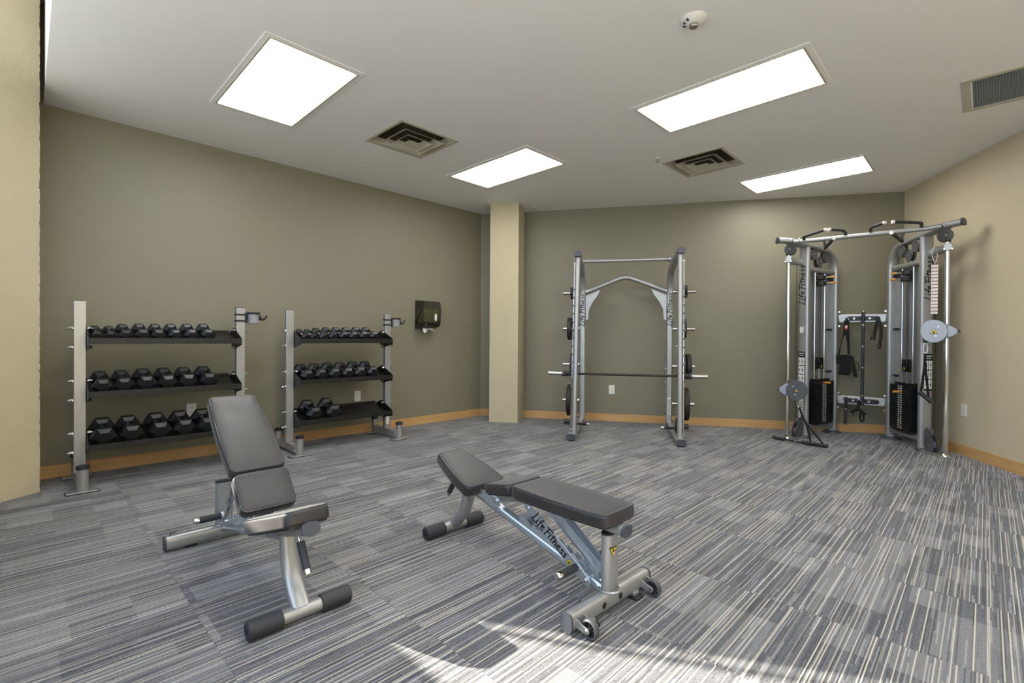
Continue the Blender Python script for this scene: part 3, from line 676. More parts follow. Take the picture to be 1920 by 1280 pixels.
def bench(label, loc, rz, back):
    t = thing('weight_bench', label, 'bench', (loc[0], loc[1], 0), rz, 'adjustable weight benches')
    T = lambda x, z, a: Matrix.Translation((x, 0, z)) @ Matrix.Rotation(-a, 4, 'Y')
    P = Matrix.Translation((0.44, 0, 0.31)) @ Matrix.Rotation(-back, 4, 'Y') @ Matrix.Translation((-0.44, 0, -0.31))
    def rot(p): q_ = P @ Vector(p); return tuple(q_)
    # front: roller foot, curved post
    MB().cyl((0, -0.20, 0.038), (0, 0.20, 0.038), 0.028, n=24).build('foot_tube', 'silver', t)
    for sg in (-1, 1):
        o = MB().lathe([(0.012, 0), (0.034, 0), (0.038, 0.004), (0.038, 0.128), (0.034, 0.132), (0.028, 0.132)], 28, (0, 0, 0), 'y')
        o.v = [(x_, sg*(0.212-y_), z_+0.038) for x_, y_, z_ in o.v]; o = o.build('foam_roller', 'foam', t)
        MB().cyl((0, sg*0.2005, 0.038), (0, sg*0.2115, 0.038), 0.0125, n=16).build('end_hole', 'dark', o)
    pts = [(0.0, 0, 0.045), (0.035, 0, 0.075), (0.075, 0, 0.115), (0.105, 0, 0.155), (0.125, 0, 0.205), (0.138, 0, 0.26), (0.15, 0, 0.325)]
    MB().tube(pts, 0.040, 0.026, up=(1, 0, 0), n=24, power=2.6).build('front_post', 'silver', t, smooth=50)
    MB().prism([(0.16, 0.325), (0.165, 0.225), (0.195, 0.262), (0.235, 0.288), (0.262, 0.298), (0.25, 0.33)], 'y', -0.012, 0.012).build('gusset', 'silver', t, bevel=0.002)
    # seat carrier
    MB().tube([(-0.088, 0, 0.412), (0.33, 0, 0.283)], 0.037, 0.027, up=(0, 0, 1), n=24, power=2.6).build('seat_tube', 'silver', t)
    MB().tube([(-0.098, 0, 0.415), (-0.086, 0, 0.4115)], 0.039, 0.029, up=(0, 0, 1), n=24, power=2.6).build('tube_cap', 'silver_dark', t)
    for sg in (-1, 1):
        MB().prism([(0.15, 0.345), (0.40, 0.27), (0.47, 0.285), (0.47, 0.325), (0.20, 0.352)], 'y', sg*0.042-0.003, sg*0.042+0.003).build('hinge_plate', 'zinc', t, bevel=0.001)
        MB().cyl((0.44, sg*0.045, 0.31), (0.44, sg*0.056, 0.31), 0.013, n=6).build('pivot_bolt', 'chrome', t)
    pad('seat_pad', 0, 0.40, 0.098, 0.142, 0.062, t, Matrix.Translation((-0.062, 0, 0.494)) @ Matrix.Rotation(math.radians(18), 4, 'Y'), bulge=0.012)
    # hanging adjuster grip under the seat
    h = MB().cyl((0.03, 0, 0.35), (0.012, 0.0, 0.325), 0.010, n=14).build('adjuster_stem', 'chrome', t)
    MB().cyl((0.012, 0, 0.328), (-0.055, 0, 0.232), 0.0165, n=20).build('adjuster_grip', 'foam', h)
    MB().cyl((-0.055, 0, 0.232), (-0.066, 0, 0.216), 0.0172, n=20).build('grip_end', 'chrome', h)
    # main beam to the rear beam
    MB().tube([(0.16, 0, 0.318), (0.24, 0, 0.298), (1.14, 0, 0.075)], 0.028, 0.028, n=28).build('main_beam', 'zinc', t, smooth=50)
    # rear crossbeam with caps, wheels, plugs
    cb = MB().tube([(1.16, -0.285, 0.052), (1.16, 0.285, 0.052)], 0.028, 0.037, up=(0, 0, 1), n=32, power=3).build('crossbeam', 'silver', t, smooth=50)
    for sg in (-1, 1):
        MB().tube([(1.16, sg*0.284, 0.052), (1.16, sg*0.295, 0.052)], 0.0295, 0.0385, up=(0, 0, 1), n=32, power=3).build('end_cap', 'silver_dark', cb, smooth=50)
    for y in (-0.075, 0.045):
        MB().cyl((1.184, y, 0.052), (1.1895, y, 0.052), 0.014, n=20).build('hole_plug', 'rubber', cb)
    for sg in (-1, 1):
        br = MB().prism([(1.175, 0.075), (1.175, 0.035), (1.215, 0.028), (1.245, 0.028), (1.252, 0.040), (1.245, 0.052), (1.215, 0.058)], 'y', sg*0.262-0.002, sg*0.262+0.002)
        br.prism([(1.175, 0.075), (1.175, 0.035), (1.215, 0.028), (1.245, 0.028), (1.252, 0.040), (1.245, 0.052), (1.215, 0.058)], 'y', sg*0.212-0.002, sg*0.212+0.002)
        br.build('wheel_bracket', 'silver', t, bevel=0.001)
        yc = sg*0.237
        wh = MB().lathe([(0.030, -0.013), (0.034, -0.014), (0.0385, -0.010), (0.040, 0), (0.0385, 0.010), (0.034, 0.014), (0.030, 0.013), (0.030, -0.013)], 32, (1.238, yc, 0.040), 'y').build('wheel', 'pulley', t)
        hb = MB().cyl((1.238, yc-0.011, 0.04), (1.238, yc+0.011, 0.04), 0.010, n=16)
        for k_ in range(8):
            a = k_*PI/4; hb.tube([(1.238+0.008*math.cos(a), yc, 0.04+0.008*math.sin(a)), (1.238+0.031*math.cos(a), yc, 0.04+0.031*math.sin(a))], 0.0028, 0.008, up=(0, 1, 0), n=6)
        hb.build('spokes', 'rubber', wh)
        MB().cyl((1.238, sg*0.208, 0.04), (1.238, sg*0.270, 0.04), 0.006, n=12).build('axle_bolt', 'chrome', wh)
        MB().box(1.155, 1.215, sg*0.165-0.03, sg*0.165+0.03, 0.0, 0.014).build('rubber_foot', 'rubber', t, bevel=0.005)
        MB().box(1.15, 1.195, sg*0.165-0.02, sg*0.165+0.02, 0.014, 0.030).build('foot_mount', 'silver', t, bevel=0.002)
    MB().tube([(1.16, 0, 0.085), (1.16, 0, 0.338)], 0.046, 0.026, up=(1, 0, 0), n=28, power=2.6).build('rear_post', 'silver', t, smooth=50)
    MB().tube([(1.16, 0, 0.338), (1.16, 0, 0.346)], 0.047, 0.027, up=(1, 0, 0), n=28, power=2.6).build('post_cap', 'rubber', t, smooth=50)
    MB().lathe([(0.046, 0.086), (0.049, 0.090), (0.044, 0.095)], 24, (1.16, 0, 0)).build('weld_collar', 'silver', t)
    warning_sign(t, (1.1865, -0.012, 0.265), (0, -1, 0), (1, 0, 0), 0.042)
    # ladder rail standing on the main beam
    bz = lambda x: 0.298-(x-0.24)*0.2367
    for sg in (-1, 1):
        y = sg*0.020
        pl = [(0.60, bz(0.60)+0.022), (0.60, bz(0.6)+0.055), (0.625, bz(0.6)+0.068), (0.655, bz(0.65)+0.060)]
        x = 0.67
        while x < 1.09:
            pl += [(x, bz(x)+0.052), (x+0.008, bz(x)+0.034), (x+0.022, bz(x)+0.034), (x+0.03, bz(x)+0.052)]; x += 0.052
        pl += [(1.12, bz(1.12)+0.052), (1.12, bz(1.12)+0.022)]
        MB().prism(pl, 'y', y-0.002, y+0.002).build('ladder_rail', 'zinc', t, bevel=0)
    # back frame and pads
    o = MB(); o.T = P; o.tube([(0.44, 0, 0.322), (0.66, 0, 0.372), (1.242, 0, 0.370)], 0.036, 0.024, up=(0, 0, 1), n=24, power=2.6); o.build('back_frame', 'silver', t, smooth=50)
    o = MB(); o.T = P; o.tube([(1.241, 0, 0.370), (1.252, 0, 0.370)], 0.038, 0.026, up=(0, 0, 1), n=24, power=2.6); o.build('tube_cap', 'silver_dark', t, smooth=50)
    for xx in (0.72, 1.12):
        o = MB(); o.T = P; o.box(xx-0.02, xx+0.02, -0.09, 0.09, 0.388, 0.394); o.build('pad_bracket', 'silver', t, bevel=0.001)
    pad('lumbar_pad', 0, 0.215, 0.130, 0.130, 0.050, t, P @ Matrix.Translation((0.418, 0, 0.412)) @ Matrix.Rotation(-math.radians(11.5), 4, 'Y'))
    pad('back_pad', 0, 0.585, 0.132, 0.122, 0.056, t, P @ Matrix.Translation((0.638, 0, 0.455)), bulge=0.008)
    # support arms with lettering, warning label and side grips
    top = rot((0.70, 0, 0.345)); lo = (1.072, 0, 0.112) if back < 0.2 else (0.985, 0, 0.155)
    Lx, Lz = lo[0]-top[0], lo[2]-top[2]; LN = math.hypot(Lx, Lz); ux, uz = Lx/LN, Lz/LN; nx, nz = -uz, ux
    if nz < 0: nx, nz = -nx, -nz
    def along(a, b): return (top[0]+ux*a+nx*b, top[2]+uz*a+nz*b)
    for sg in (-1, 1):
        y = sg*0.058
        pl = [along(-0.015, -0.018), along(-0.025, 0), along(-0.015, 0.018), along(LN*0.5, 0.030), along(LN-0.05, 0.028), along(LN+0.02, 0.018), along(LN+0.028, 0), along(LN+0.02, -0.018), along(LN*0.6, -0.024)]
        arm = MB().prism(pl, 'y', y-0.003, y+0.003).build('support_arm', 'zinc', t, bevel=0.001)
        for a in (0.004, LN-0.004):
            q_ = along(a, 0); MB().cyl((q_[0], y+sg*0.003, q_[1]), (q_[0], y+sg*0.010, q_[1]), 0.011, n=6).build('bolt', 'chrome', arm)
        q0 = along(0.045, 0.004) if sg < 0 else along(0.055+LN*0.55, 0.004)
        xd = (ux, 0, uz) if sg < 0 else (-ux, 0, -uz)
        place_flat(lettering(LN*0.60, 0.046, 0.075), (q0[0], y+sg*0.0036, q0[1]), xd, (0, sg, 0)).build('lettering', 'print', arm, smooth=0)
        qw = along(LN*0.76, -0.002)
        warning_sign(arm, (qw[0], y+sg*0.0032, qw[1]), xd, (0, sg, 0), 0.034)
        qk = along(LN-0.065, 0.012)
        MB().cyl((qk[0], y+sg*0.003, qk[1]), (qk[0], y+sg*0.012, qk[1]), 0.021, n=24).build('grip_flange', 'zinc', arm)
        g_ = MB().cyl((qk[0], y+sg*0.012, qk[1]), (qk[0], y+sg*0.115, qk[1]), 0.0175, n=24).build('side_grip', 'foam', arm)
        e = MB().lathe([(0.0001, 0.026), (0.012, 0.025), (0.0175, 0.018), (0.0185, 0.0), (0.0001, 0)], 24, (0, 0, 0), 'y')
        e.v = [(x_+qk[0], y+sg*(0.115+y_), z_+qk[1]) for x_, y_, z_ in e.v]; MBe = e.build('chrome_end', 'chrome', arm)
    q_ = along(LN-0.004, 0); MB().cyl((q_[0], -0.055, q_[1]), (q_[0], 0.055, q_[1]), 0.007, n=12).build('cross_pin', 'zinc', t)
    # inner brace from the back frame down to the rear post
    a = rot((0.86, 0, 0.35)) if back < 0.2 else rot((0.58, 0, 0.335)); b = (1.125, 0, 0.165) if back < 0.2 else (0.80, 0, 0.20)
    MB().tube([(a[0], 0.02, a[2]), (b[0], 0.02, b[2])], 0.004, 0.022, up=(0, 0, 1), n=8, power=6).build('inner_brace', 'zinc', t)
    MB().tube([(a[0], -0.02, a[2]), (b[0], -0.02, b[2])], 0.004, 0.022, up=(0, 0, 1), n=8, power=6).build('inner_brace', 'zinc', t)
    return t
b2 = bench('adjustable bench set flat with its head end towards the camera, nearest the centre', (-0.350, 2.980), math.radians(-47), 0.0)
b1 = bench('adjustable bench with its backrest tilted up, on the left in front of the dumbbell racks', (-0.885, 2.030), math.radians(135), math.radians(33.5))

# ------------------------------------------------------------------ barbell (Smith) rack
def smith():
    t = thing('smith_machine', 'tall silver barbell rack with an arched brace against the olive back wall', 'weight machine', (0.696, 5.605, 0), D13)
    Wd = 1.222
    for sg, x in ((-1, 0.0), (1, Wd)):
        xt = 0.045 if sg < 0 else x; xb = 0.02 if sg < 0 else x
        xi = x-sg*0.03                          # rear upright stands slightly inboard
        MB().tube([(x, 0.0, 0.052), (x, 1.36, 0.052)], 0.052, 0.034, up=(0, 0, 1), n=24, power=3.2).build('base_beam', 'silver', t, smooth=50)
        MB().tube([(x, -0.012, 0.052), (x, 0.0, 0.052)], 0.054, 0.036, up=(0, 0, 1), n=24, power=3.2).build('base_cap', 'silver_dark', t, smooth=50)
        for y in (0.06, 1.28): MB().box(x-0.04, x+0.04, y-0.04, y+0.04, 0.0, 0.020).build('rubber_foot', 'rubber', t, bevel=0.004)
        # front column and chrome guide rod
        MB().tube([(xb, 0.14, 0.075), (xt, 0.245, 2.185)], 0.030, 0.038, up=(0, 1, 0), n=24, power=2.5).build('front_column', 'silver', t, smooth=50)
        MB().cyl((xb+sg*0.043, 0.185, 0.10), (xt+sg*0.043, 0.285, 2.13), 0.009, n=16).build('guide_rod', 'chrome', t)
        for z in (0.11, 2.11):
            f = 0.185+(z-0.1)*0.0493
            xm = xb+(xt-xb)*z/2.1
            MB().box(min(xm, xm+sg*0.055), max(xm, xm+sg*0.055), f-0.02, f+0.02, z-0.02, z+0.012).build('rod_bracket', 'silver', t, bevel=0.003)
        # rear upright bending over into the top arm
        pts = [(xi, 1.16, 0.08), (xi, 1.16, 1.78)]
        for i in range(9):
            a = math.radians(i*10); pts.append((xi, 1.16-0.28*(1-math.cos(a)), 1.78+0.34*math.sin(a)))
        y_, z_ = pts[-1][1], pts[-1][2]
        pts += [((xi*3+xt)/4, y_-0.16, z_+0.035), ((xi+xt)/2, 0.55, 2.185), (xt, 0.20, 2.215)]
        MB().tube(pts, 0.043, 0.034, up=(0, 1, 0.35), n=24, power=3.0).build('rear_upright', 'silver', t, smooth=50)
        MB().tube([(xt, 0.215, 2.213), (xt, 0.155, 2.218)], 0.047, 0.036, up=(0, 0, 1), n=24, power=3.0, scales=[0.97, 1.0]).build('arm_cap', 'silver_dark', t, smooth=50)
        # catch pegs: row of bright studs up the column
        m = MB()
        for i in range(13):
            z = 0.62+i*0.098; f = 0.155+(z-0.1)*0.0493; xm = xb+(xt-xb)*z/2.1; m.cyl((xm+sg*0.028, f-0.01, z), (xm+sg*0.056, f-0.035, z), 0.0085, n=10)
        o = m.build('catch_pegs', 'satin', t); o['kind'] = 'stuff'
        for z in (0.20, 0.34, 0.62, 0.80, 1.17, 1.36, 1.52, 1.72):
            MB().cyl((xi-sg*0.041, 1.16, z), (xi-sg*0.052, 1.16, z), 0.010, n=8).build('peg_bolt', 'chrome', t)
        for z in (0.36, 0.74, 1.12, 1.90, 2.0):
            f = 0.14+(z-0.1)*0.0497; MB().cyl((x-sg*0.028, f+0.03, z), (x-sg*0.036, f+0.03, z), 0.009, n=8).build('column_bolt', 'chrome', t)
        # lettering on the rear upright, reading upwards
        place_flat(lettering(0.46, 0.060, 0.075), (xi-0.004, 1.122, 1.36), (0, 0, 1), (0, -1, 0)).build('lettering', 'print', t, smooth=0)
        # storage pegs
        for z in (0.334, 0.836, 1.336, 1.835):
            MB().cyl((xi+sg*0.038, 1.16, z), (xi+sg*0.058, 1.16, z), 0.036, n=20).cyl((xi+sg*0.05, 1.16, z), ((-0.24 if sg < 0 else 1.515), 1.16, z), 0.0235, n=20).build('storage_peg', 'satin', t)
        # band peg near the floor and the stop block
        MB().cyl((x-sg*0.03, 0.48, 0.125), (x-sg*0.145, 0.48, 0.125), 0.016, n=16).build('band_peg', 'rubber', t)
        MB().cyl((x-sg*0.145, 0.48, 0.125), (x-sg*0.180, 0.48, 0.125), 0.020, n=16).build('band_knob', 'satin', t)
        MB().prism([(0.30, 0.08), (0.60, 0.08), (0.50, 0.17), (0.44, 0.26), (0.36, 0.26)], 'x', x-sg*0.012-0.006, x-sg*0.012+0.006).build('stop_bracket', 'iron', t, bevel=0.003)
        # foot roller behind
        MB().cyl((x+sg*0.03, 1.0, 0.06), (x+sg*0.20, 1.0, 0.06), 0.035, n=20).build('foot_roller', 'foam', t)
        # counterweight slider in the frame
        MB().box(x-0.018, x+0.018, 0.27, 0.33, 0.70, 0.86).build('slider_block', 'iron', t, bevel=0.006)
        # arch gussets
        gx = xi-sg*0.043
        g_ = [(gx, 1.80), (gx-sg*0.02, 1.80), (gx-sg*0.20, 1.88), (gx-sg*0.165, 1.80), (gx-sg*0.10, 1.71), (gx-sg*0.045, 1.60), (gx-sg*0.035, 1.46), (gx, 1.46)]
        MB().prism(g_, 'y', 1.135, 1.145).build('arch_gusset', 'silver', t, bevel=0.002)
    MB().cyl((0.075, 0.77, 2.215), (1.147, 0.77, 2.215), 0.024, n=20).build('pull_up_bar', 'silver', t)
    for x in (0.07, 1.15): MB().cyl((x-0.012, 0.77, 2.215), (x+0.012, 0.77, 2.215), 0.040, n=20).build('bar_flange', 'silver', t)
    MB().tube([(0.07, 1.16, 1.845), (0.50, 1.16, 2.015), (0.55, 1.16, 2.033), (0.61, 1.16, 2.040), (0.67, 1.16, 2.033), (0.72, 1.16, 2.015), (1.152, 1.16, 1.845)], 0.030, 0.040, up=(0, 1, 0), n=20, power=2.6).build('arched_brace', 'silver', t, smooth=60)
    MB().cyl((0.0, 1.3, 0.055), (Wd, 1.3, 0.055), 0.001, n=6) 
    MB().box(Wd-0.03-0.022, Wd-0.03+0.018, 1.121, 1.124, 0.19, 0.42).build('safety_label', 'white', t, smooth=0)
    m = MB()
    for i in range(9): m.box(Wd-0.03-0.016, Wd-0.03+0.012, 1.1195, 1.121, 0.205+i*0.022, 0.214+i*0.022)
    o = m.build('label_text_lines', 'silver_dark', t, smooth=0); o['kind'] = 'stuff'
    return t
smith()
# the sliding barbell held on the rack
t = thing('barbell', 'dark barbell with bright steel sleeves lying across the silver rack', 'barbell', (0.696+0.611*E1.x+0.30*E2.x, 5.605+0.611*E1.y+0.30*E2.y, 0.768), D13)
MB().cyl((-0.66, 0, 0), (0.66, 0, 0), 0.0135, n=20).build('shaft', 'iron', t)
for sg in (-1, 1):
    MB().cyl((sg*0.665, 0, 0), (sg*0.735, 0, 0), 0.030, n=20).cyl((sg*0.64, 0, 0), (sg*0.668, 0, 0), 0.022, n=20).build('bearing_housing', 'rubber', t)
    MB().cyl((sg*0.735, 0, 0), (sg*0.757, 0, 0), 0.036, n=24).build('collar', 'pulley', t)
    MB().cyl((sg*0.757, 0, 0), (sg*0.925, 0, 0), 0.0245, n=24).build('sleeve', 'satin', t)
def plate(label, x, z, r, th):
    q_ = Vector((0.696, 5.605))+E1*x+E2*1.16
    t = thing('weight_plate', label, 'weight plate', (q_.x, q_.y, z), D13, 'weight plates on the silver rack')
    hh = th/2
    MB().lathe([(0.0255, -hh), (0.05, -hh*1.0), (0.055, -hh*0.45), (r-0.03, -hh*0.45), (r-0.022, -hh), (r-0.004, -hh), (r, -hh*0.8), (r, hh*0.8), (r-0.004, hh), (r-0.022, hh), (r-0.03, hh*0.45), (0.055, hh*0.45), (0.05, hh), (0.0255, hh), (0.0255, -hh)], 40, (0, 0, 0), 'x').build('disc', 'iron', t)
    MB().lathe([(0.0242, -hh-0.001), (0.033, -hh-0.001), (0.033, hh+0.001), (0.0242, hh+0.001), (0.0242, -hh-0.001)], 24, (0, 0, 0), 'x').build('hub_ring', 'pulley', t)
Wd = 1.222
plate('small dark weight plate on the top peg, left side of the rack', -0.120, 1.835, 0.085, 0.034)
plate('medium dark weight plate on the second peg, left side of the rack', -0.147, 1.336, 0.155, 0.055)
plate('dark weight plate on the third peg, left side of the rack', -0.112, 0.836, 0.170, 0.036)
plate('largest dark weight plate on the lowest peg, left side of the rack', -0.145, 0.334, 0.218, 0.058)
plate('small dark plate on the top peg, right side, inner of two', 1.366, 1.835, 0.092, 0.026)
plate('small dark plate on the top peg, right side, outer of two', 1.397, 1.835, 0.084, 0.026)
plate('medium dark weight plate on the second peg, right side of the rack', 1.380, 1.336, 0.135, 0.036)
plate('thin plate on the third peg, right side, nearer the upright', 1.374, 0.836, 0.185, 0.028)
plate('thick plate on the third peg, right side, the outer one', 1.434, 0.836, 0.168, 0.058)
plate('largest dark plate on the lowest peg, right side of the rack', 1.405, 0.334, 0.218, 0.060)

# ------------------------------------------------------------------ dual pulley cable machine
def smooth_pts(pts, it=2):
    p = [Vector(q_) for q_ in pts]
    for _ in range(it):
        o = [p[0]]
        for a, b in zip(p, p[1:]): o += [a*0.75+b*0.25, a*0.25+b*0.75]
        o.append(p[-1]); p = o
    return p
CO = Vector((3.894, 5.366)); CA = math.radians(-36.5)
cm_ = thing('cable_machine', 'large silver dual pulley cable machine in the corner by the beige wall', 'weight machine', (CO.x, CO.y, 0), CA)
def pulley_disc(name, c, ax, r, parent, th=0.022):
    """grooved wheel at c with axle direction ax"""
    ax = Vector(ax).normalized(); m = MB(); hh = th/2
    m.lathe([(0.0001, -hh), (r*0.25, -hh), (r*0.28, -hh*0.8), (r*0.72, -hh*0.8), (r*0.76, -hh), (r-0.003, -hh), (r, -hh*0.7), (r*0.9, 0), (r, hh*0.7), (r-0.003, hh), (r*0.76, hh), (r*0.72, hh*0.8), (r*0.28, hh*0.8), (r*0.25, hh), (0.0001, hh)], 32)
    R_ = ax.to_track_quat('Z', 'Y').to_matrix(); m.v = [tuple(R_ @ Vector(p)+Vector(c)) for p in m.v]
    o = m.build(name, 'pulley', parent)
    m = MB().cyl(tuple(Vector(c)-ax*(hh+0.004)), tuple(Vector(c)+ax*(hh+0.004)), 0.008, n=6); m.build('axle_bolt', 'chrome', o); return o
for sg in (-1, 1):
    F0 = Vector((sg*0.568, 0.275, 0)); R0 = Vector((sg*0.302, 0.872, 0)); dT = (R0-F0).normalized(); nT = Vector((dT.y*sg, -dT.x*sg, 0))   # nT: outward side
    if nT.x*sg < 0: nT = -nT
    L = (R0-F0).length; Mid = (F0+R0)/2
    at = lambda a, b, z: tuple(F0+dT*a+nT*b+Vector((0, 0, z)))
    # front upright
    MB().tube([at(0, 0, 0.02), at(0, 0, 2.335)], 0.060, 0.032, up=tuple(dT), n=28, power=3.4).build('front_upright', 'silver', cm_, smooth=50)
    # rear upright bending forward as the top tube that runs on past the front
    rr = 0.25; pts = [at(L, 0, 0.02), at(L, 0, 2.34-rr)]
    for i in range(1, 10):
        a = math.radians(i*9.4); pts.append(at(L-rr*(1-math.cos(a)), 0, 2.34-rr+rr*math.sin(a)))
    pts += [at(0.2, 0, 2.355), at(0, 0, 2.362), tuple(F0+Vector((sg*0.09, -0.16, 2.375))), tuple(F0+Vector((sg*0.150, -0.275, 2.392)))]
    MB().tube(pts, 0.055, 0.032, up=tuple(dT+Vector((0, 0, 0.3))), n=28, power=2.8).build('rear_upright', 'silver', cm_, smooth=50)
    # flared head above the guide column
    hd = [tuple(F0+Vector((sg*0.125, -0.262, 2.388))), tuple(F0+Vector((sg*0.19, -0.29, 2.396))), tuple(F0+Vector((sg*0.250, -0.31, 2.402)))]
    MB().tube(hd, 0.052, 0.034, up=(0, 0, 1), n=24, power=2.6).build('head_tube', 'silver', cm_, smooth=50)
    MB().tube([hd[-1], tuple(Vector(hd[-1])+Vector((sg*0.014, -0.006, 0.001)))], 0.062, 0.038, up=(0, 0, 1), n=24, power=2.6).build('head_cap', 'silver_dark', cm_, smooth=50)
    # inner rails
    MB().tube([at(0.0, -0.0, 2.075), at(L, 0, 2.075)], 0.034, 0.034, n=24).build('inner_rail', 'silver', cm_, smooth=50)
    MB().tube([at(0.0, 0.0, 0.118), at(L, 0, 0.118)], 0.036, 0.036, n=24).build('lower_rail', 'silver', cm_, smooth=50)
    # shroud behind the stack, on the outer side
    m = MB().box(0.02, L-0.02, 0.026, 0.030, 0.16, 2.05); T_ = Matrix(((dT.x, nT.x, 0, F0.x), (dT.y, nT.y, 0, F0.y), (0, 0, 1, 0), (0, 0, 0, 1))); m.v = [tuple(T_ @ Vector(p)) for p in m.v]
    sh = m.build('shroud', 'silver', cm_, smooth=0)
    for i_ in range(7):
        z_ = 0.3+i_*0.26; p_ = F0+dT*(L-0.075)+nT*0.026; q_ = p_-nT*0.004; MB().cyl((p_.x, p_.y, z_), (q_.x, q_.y, z_), 0.006, n=8).build('shroud_screw', 'satin', sh)
    # feet
    for pc_, r_ in ((at(L, 0, 0), 0.105), (at(0, 0.0, 0), 0.080)):
        MB().lathe([(0.0001, 0.036), (r_*0.62, 0.036), (r_*0.95, 0.020), (r_, 0.012), (r_, 0.0), (0.0001, 0)], 32, (pc_[0], pc_[1], 0)).build('foot_disc', 'silver_dark', cm_)
        MB().lathe([(r_*0.55, 0.036), (r_*0.55, 0.060), (r_*0.40, 0.064)], 28, (pc_[0], pc_[1], 0)).build('foot_collar', 'silver', cm_)
    # chrome guide column with top bracket
    cx = sg*0.712
    MB().cyl((cx, 0, 0.02), (cx, 0, 2.215), 0.024, n=28).build('guide_column', 'chrome', cm_)
    MB().cyl((cx, 0, 2.215), (cx, 0, 2.235), 0.028, n=20).build('column_cap', 'iron', cm_)
    MB().tube([(cx, 0, 2.155), tuple(F0+nT*0.03+Vector((0, 0, 2.155)))], 0.030, 0.042, n=24).build('top_bracket', 'silver', cm_, smooth=50)
    MB().box(cx-0.034, cx+0.034, -0.036, 0.034, 2.125, 2.20).build('clamp_plate', 'silver', cm_, bevel=0.006)
    for dx in (-0.03, 0.03): MB().cyl((cx+dx, -0.04, 2.14), (cx+dx, -0.048, 2.14), 0.008, n=6).build('clamp_bolt', 'chrome', cm_)
    # base plate joining column and upright, with the floor pulley housing
    MB().prism([(cx-0.045, -0.05), (cx+0.045, -0.05), (cx+0.05, 0.03), (sg*0.60, 0.24), (sg*0.52, 0.22)] if sg > 0 else [(cx+0.045, -0.05), (cx-0.045, -0.05), (cx-0.05, 0.03), (sg*0.60, 0.24), (sg*0.52, 0.22)], 'z', 0.004, 0.014).build('base_plate', 'silver', cm_, bevel=0.002)
    MB().lathe([(0.024, 0.014), (0.040, 0.014), (0.038, 0.026), (0.024, 0.040)], 24, (cx, 0, 0)).build('column_flange', 'chrome', cm_)
    hdir = (Vector((cx, 0, 0))-F0).normalized(); side = Vector((-hdir.y, hdir.x, 0))
    prof = [(0.045, 0.02), (0.045, 0.22), (0.065, 0.265), (0.085, 0.27), (0.115, 0.245), (0.13, 0.20), (0.165, 0.155), (0.185, 0.10), (0.18, 0.04), (0.16, 0.018)]
    for e in (-1, 1):
        m = MB().prism(prof, 'y', -0.003, 0.003); c_ = F0+side*e*0.024
        T = Matrix(((hdir.x, side.x, 0, c_.x), (hdir.y, side.y, 0, c_.y), (0, 0, 1, 0), (0, 0, 0, 1))); m.v = [tuple(T @ Vector(p)) for p in m.v]
        pl_ = m.build('pulley_guard', 'pulley', cm_, bevel=0.002)
        for a_, z_ in ((0.085, 0.20), (0.125, 0.085)):
            p_ = F0+hdir*a_+side*e*0.027; q_ = p_+side*e*0.007; MB().cyl((p_.x, p_.y, z_), (q_.x, q_.y, z_), 0.010, n=6).build('guard_bolt', 'satin', pl_)
    for a_, z_, r_ in ((0.095, 0.205, 0.045), (0.120, 0.085, 0.052)):
        p_ = F0+hdir*a_; pulley_disc('pulley', (p_.x, p_.y, z_), side, r_, cm_, 0.03)
    # big top pulley hanging above the column
    tp_ = Vector((sg*0.695, 0.02, 2.288))
    pulley_disc('top_pulley', tuple(tp_+Vector((0, -0.022, 0))), (0.35*sg, -1, 0), 0.068, cm_, 0.018); pulley_disc('top_pulley', tuple(tp_+Vector((0, 0.022, 0))), (0.35*sg, -1, 0), 0.068, cm_, 0.018)
    for a_, z_, r_ in ((0.14, 2.285, 0.070), (0.27, 2.20, 0.066), (0.42, 2.27, 0.070)):
        for e in (-1, 1):
            p_ = F0+dT*a_-nT*(0.010+0.018*e); pulley_disc('head_pulley', (p_.x, p_.y, z_-0.02), tuple(nT), r_, cm_, 0.018)
    # weight stack
    tw = 0.072; ln = 0.205; cS = Mid-nT*0.005
    st = lambda a, b, z: cS+dT*a+nT*b+Vector((0, 0, z))
    base_m = Matrix(((dT.x, nT.x, 0, cS.x), (dT.y, nT.y, 0, cS.y), (0, 0, 1, 0), (0, 0, 0, 1)))
    nst = 19; hpl = 0.0268; z0 = 0.178
    me0 = None
    for i in range(nst):
        if me0 is None:
            m = MB().box(-ln, ln, -tw, tw, 0, hpl-0.002); o = m.build('stack_plate', 'hexrub', cm_, bevel=0.0012, smooth=0); me0 = o
        else:
            o = me0.copy(); C.objects.link(o)
        o.parent = cm_; o.matrix_local = base_m @ Matrix.Translation((0, 0, z0+i*hpl))
    ztop = z0+nst*hpl
    m = MB().box(-0.145, 0.145, -0.055, 0.055, ztop, ztop+0.028); m.v = [tuple(base_m @ Vector(p)) for p in m.v]; m.build('top_plate', 'black', cm_, bevel=0.003)
    m = MB().box(-0.20, 0.20, -0.07, 0.07, 0.150, 0.172); m.v = [tuple(base_m @ Vector(p)) for p in m.v]; m.build('stack_cushion', 'rubber', cm_, bevel=0.004)
    # number stickers in two columns on the face towards the room
    fs = -1
    m = MB(); fb = fs*tw
    for i in range(nst):
        for c_ in (-0.030, 0.018):
            z = z0+i*hpl+0.006; m.box(c_-0.014, c_+0.014, fb-0.0012, fb, z, z+0.013)
    m.v = [tuple(base_m @ Vector(p)) for p in m.v]; o = m.build('number_stickers', 'white', cm_, smooth=0); o['kind'] = 'stuff'
    m = MB()
    for i in range(nst):
        for c_ in (-0.030, 0.018):
            z = z0+i*hpl+0.009
            m.box(c_-0.008, c_-0.002, fb-0.0016, fb-0.0012, z, z+0.007).box(c_+0.002, c_+0.008, fb-0.0016, fb-0.0012, z, z+0.007)
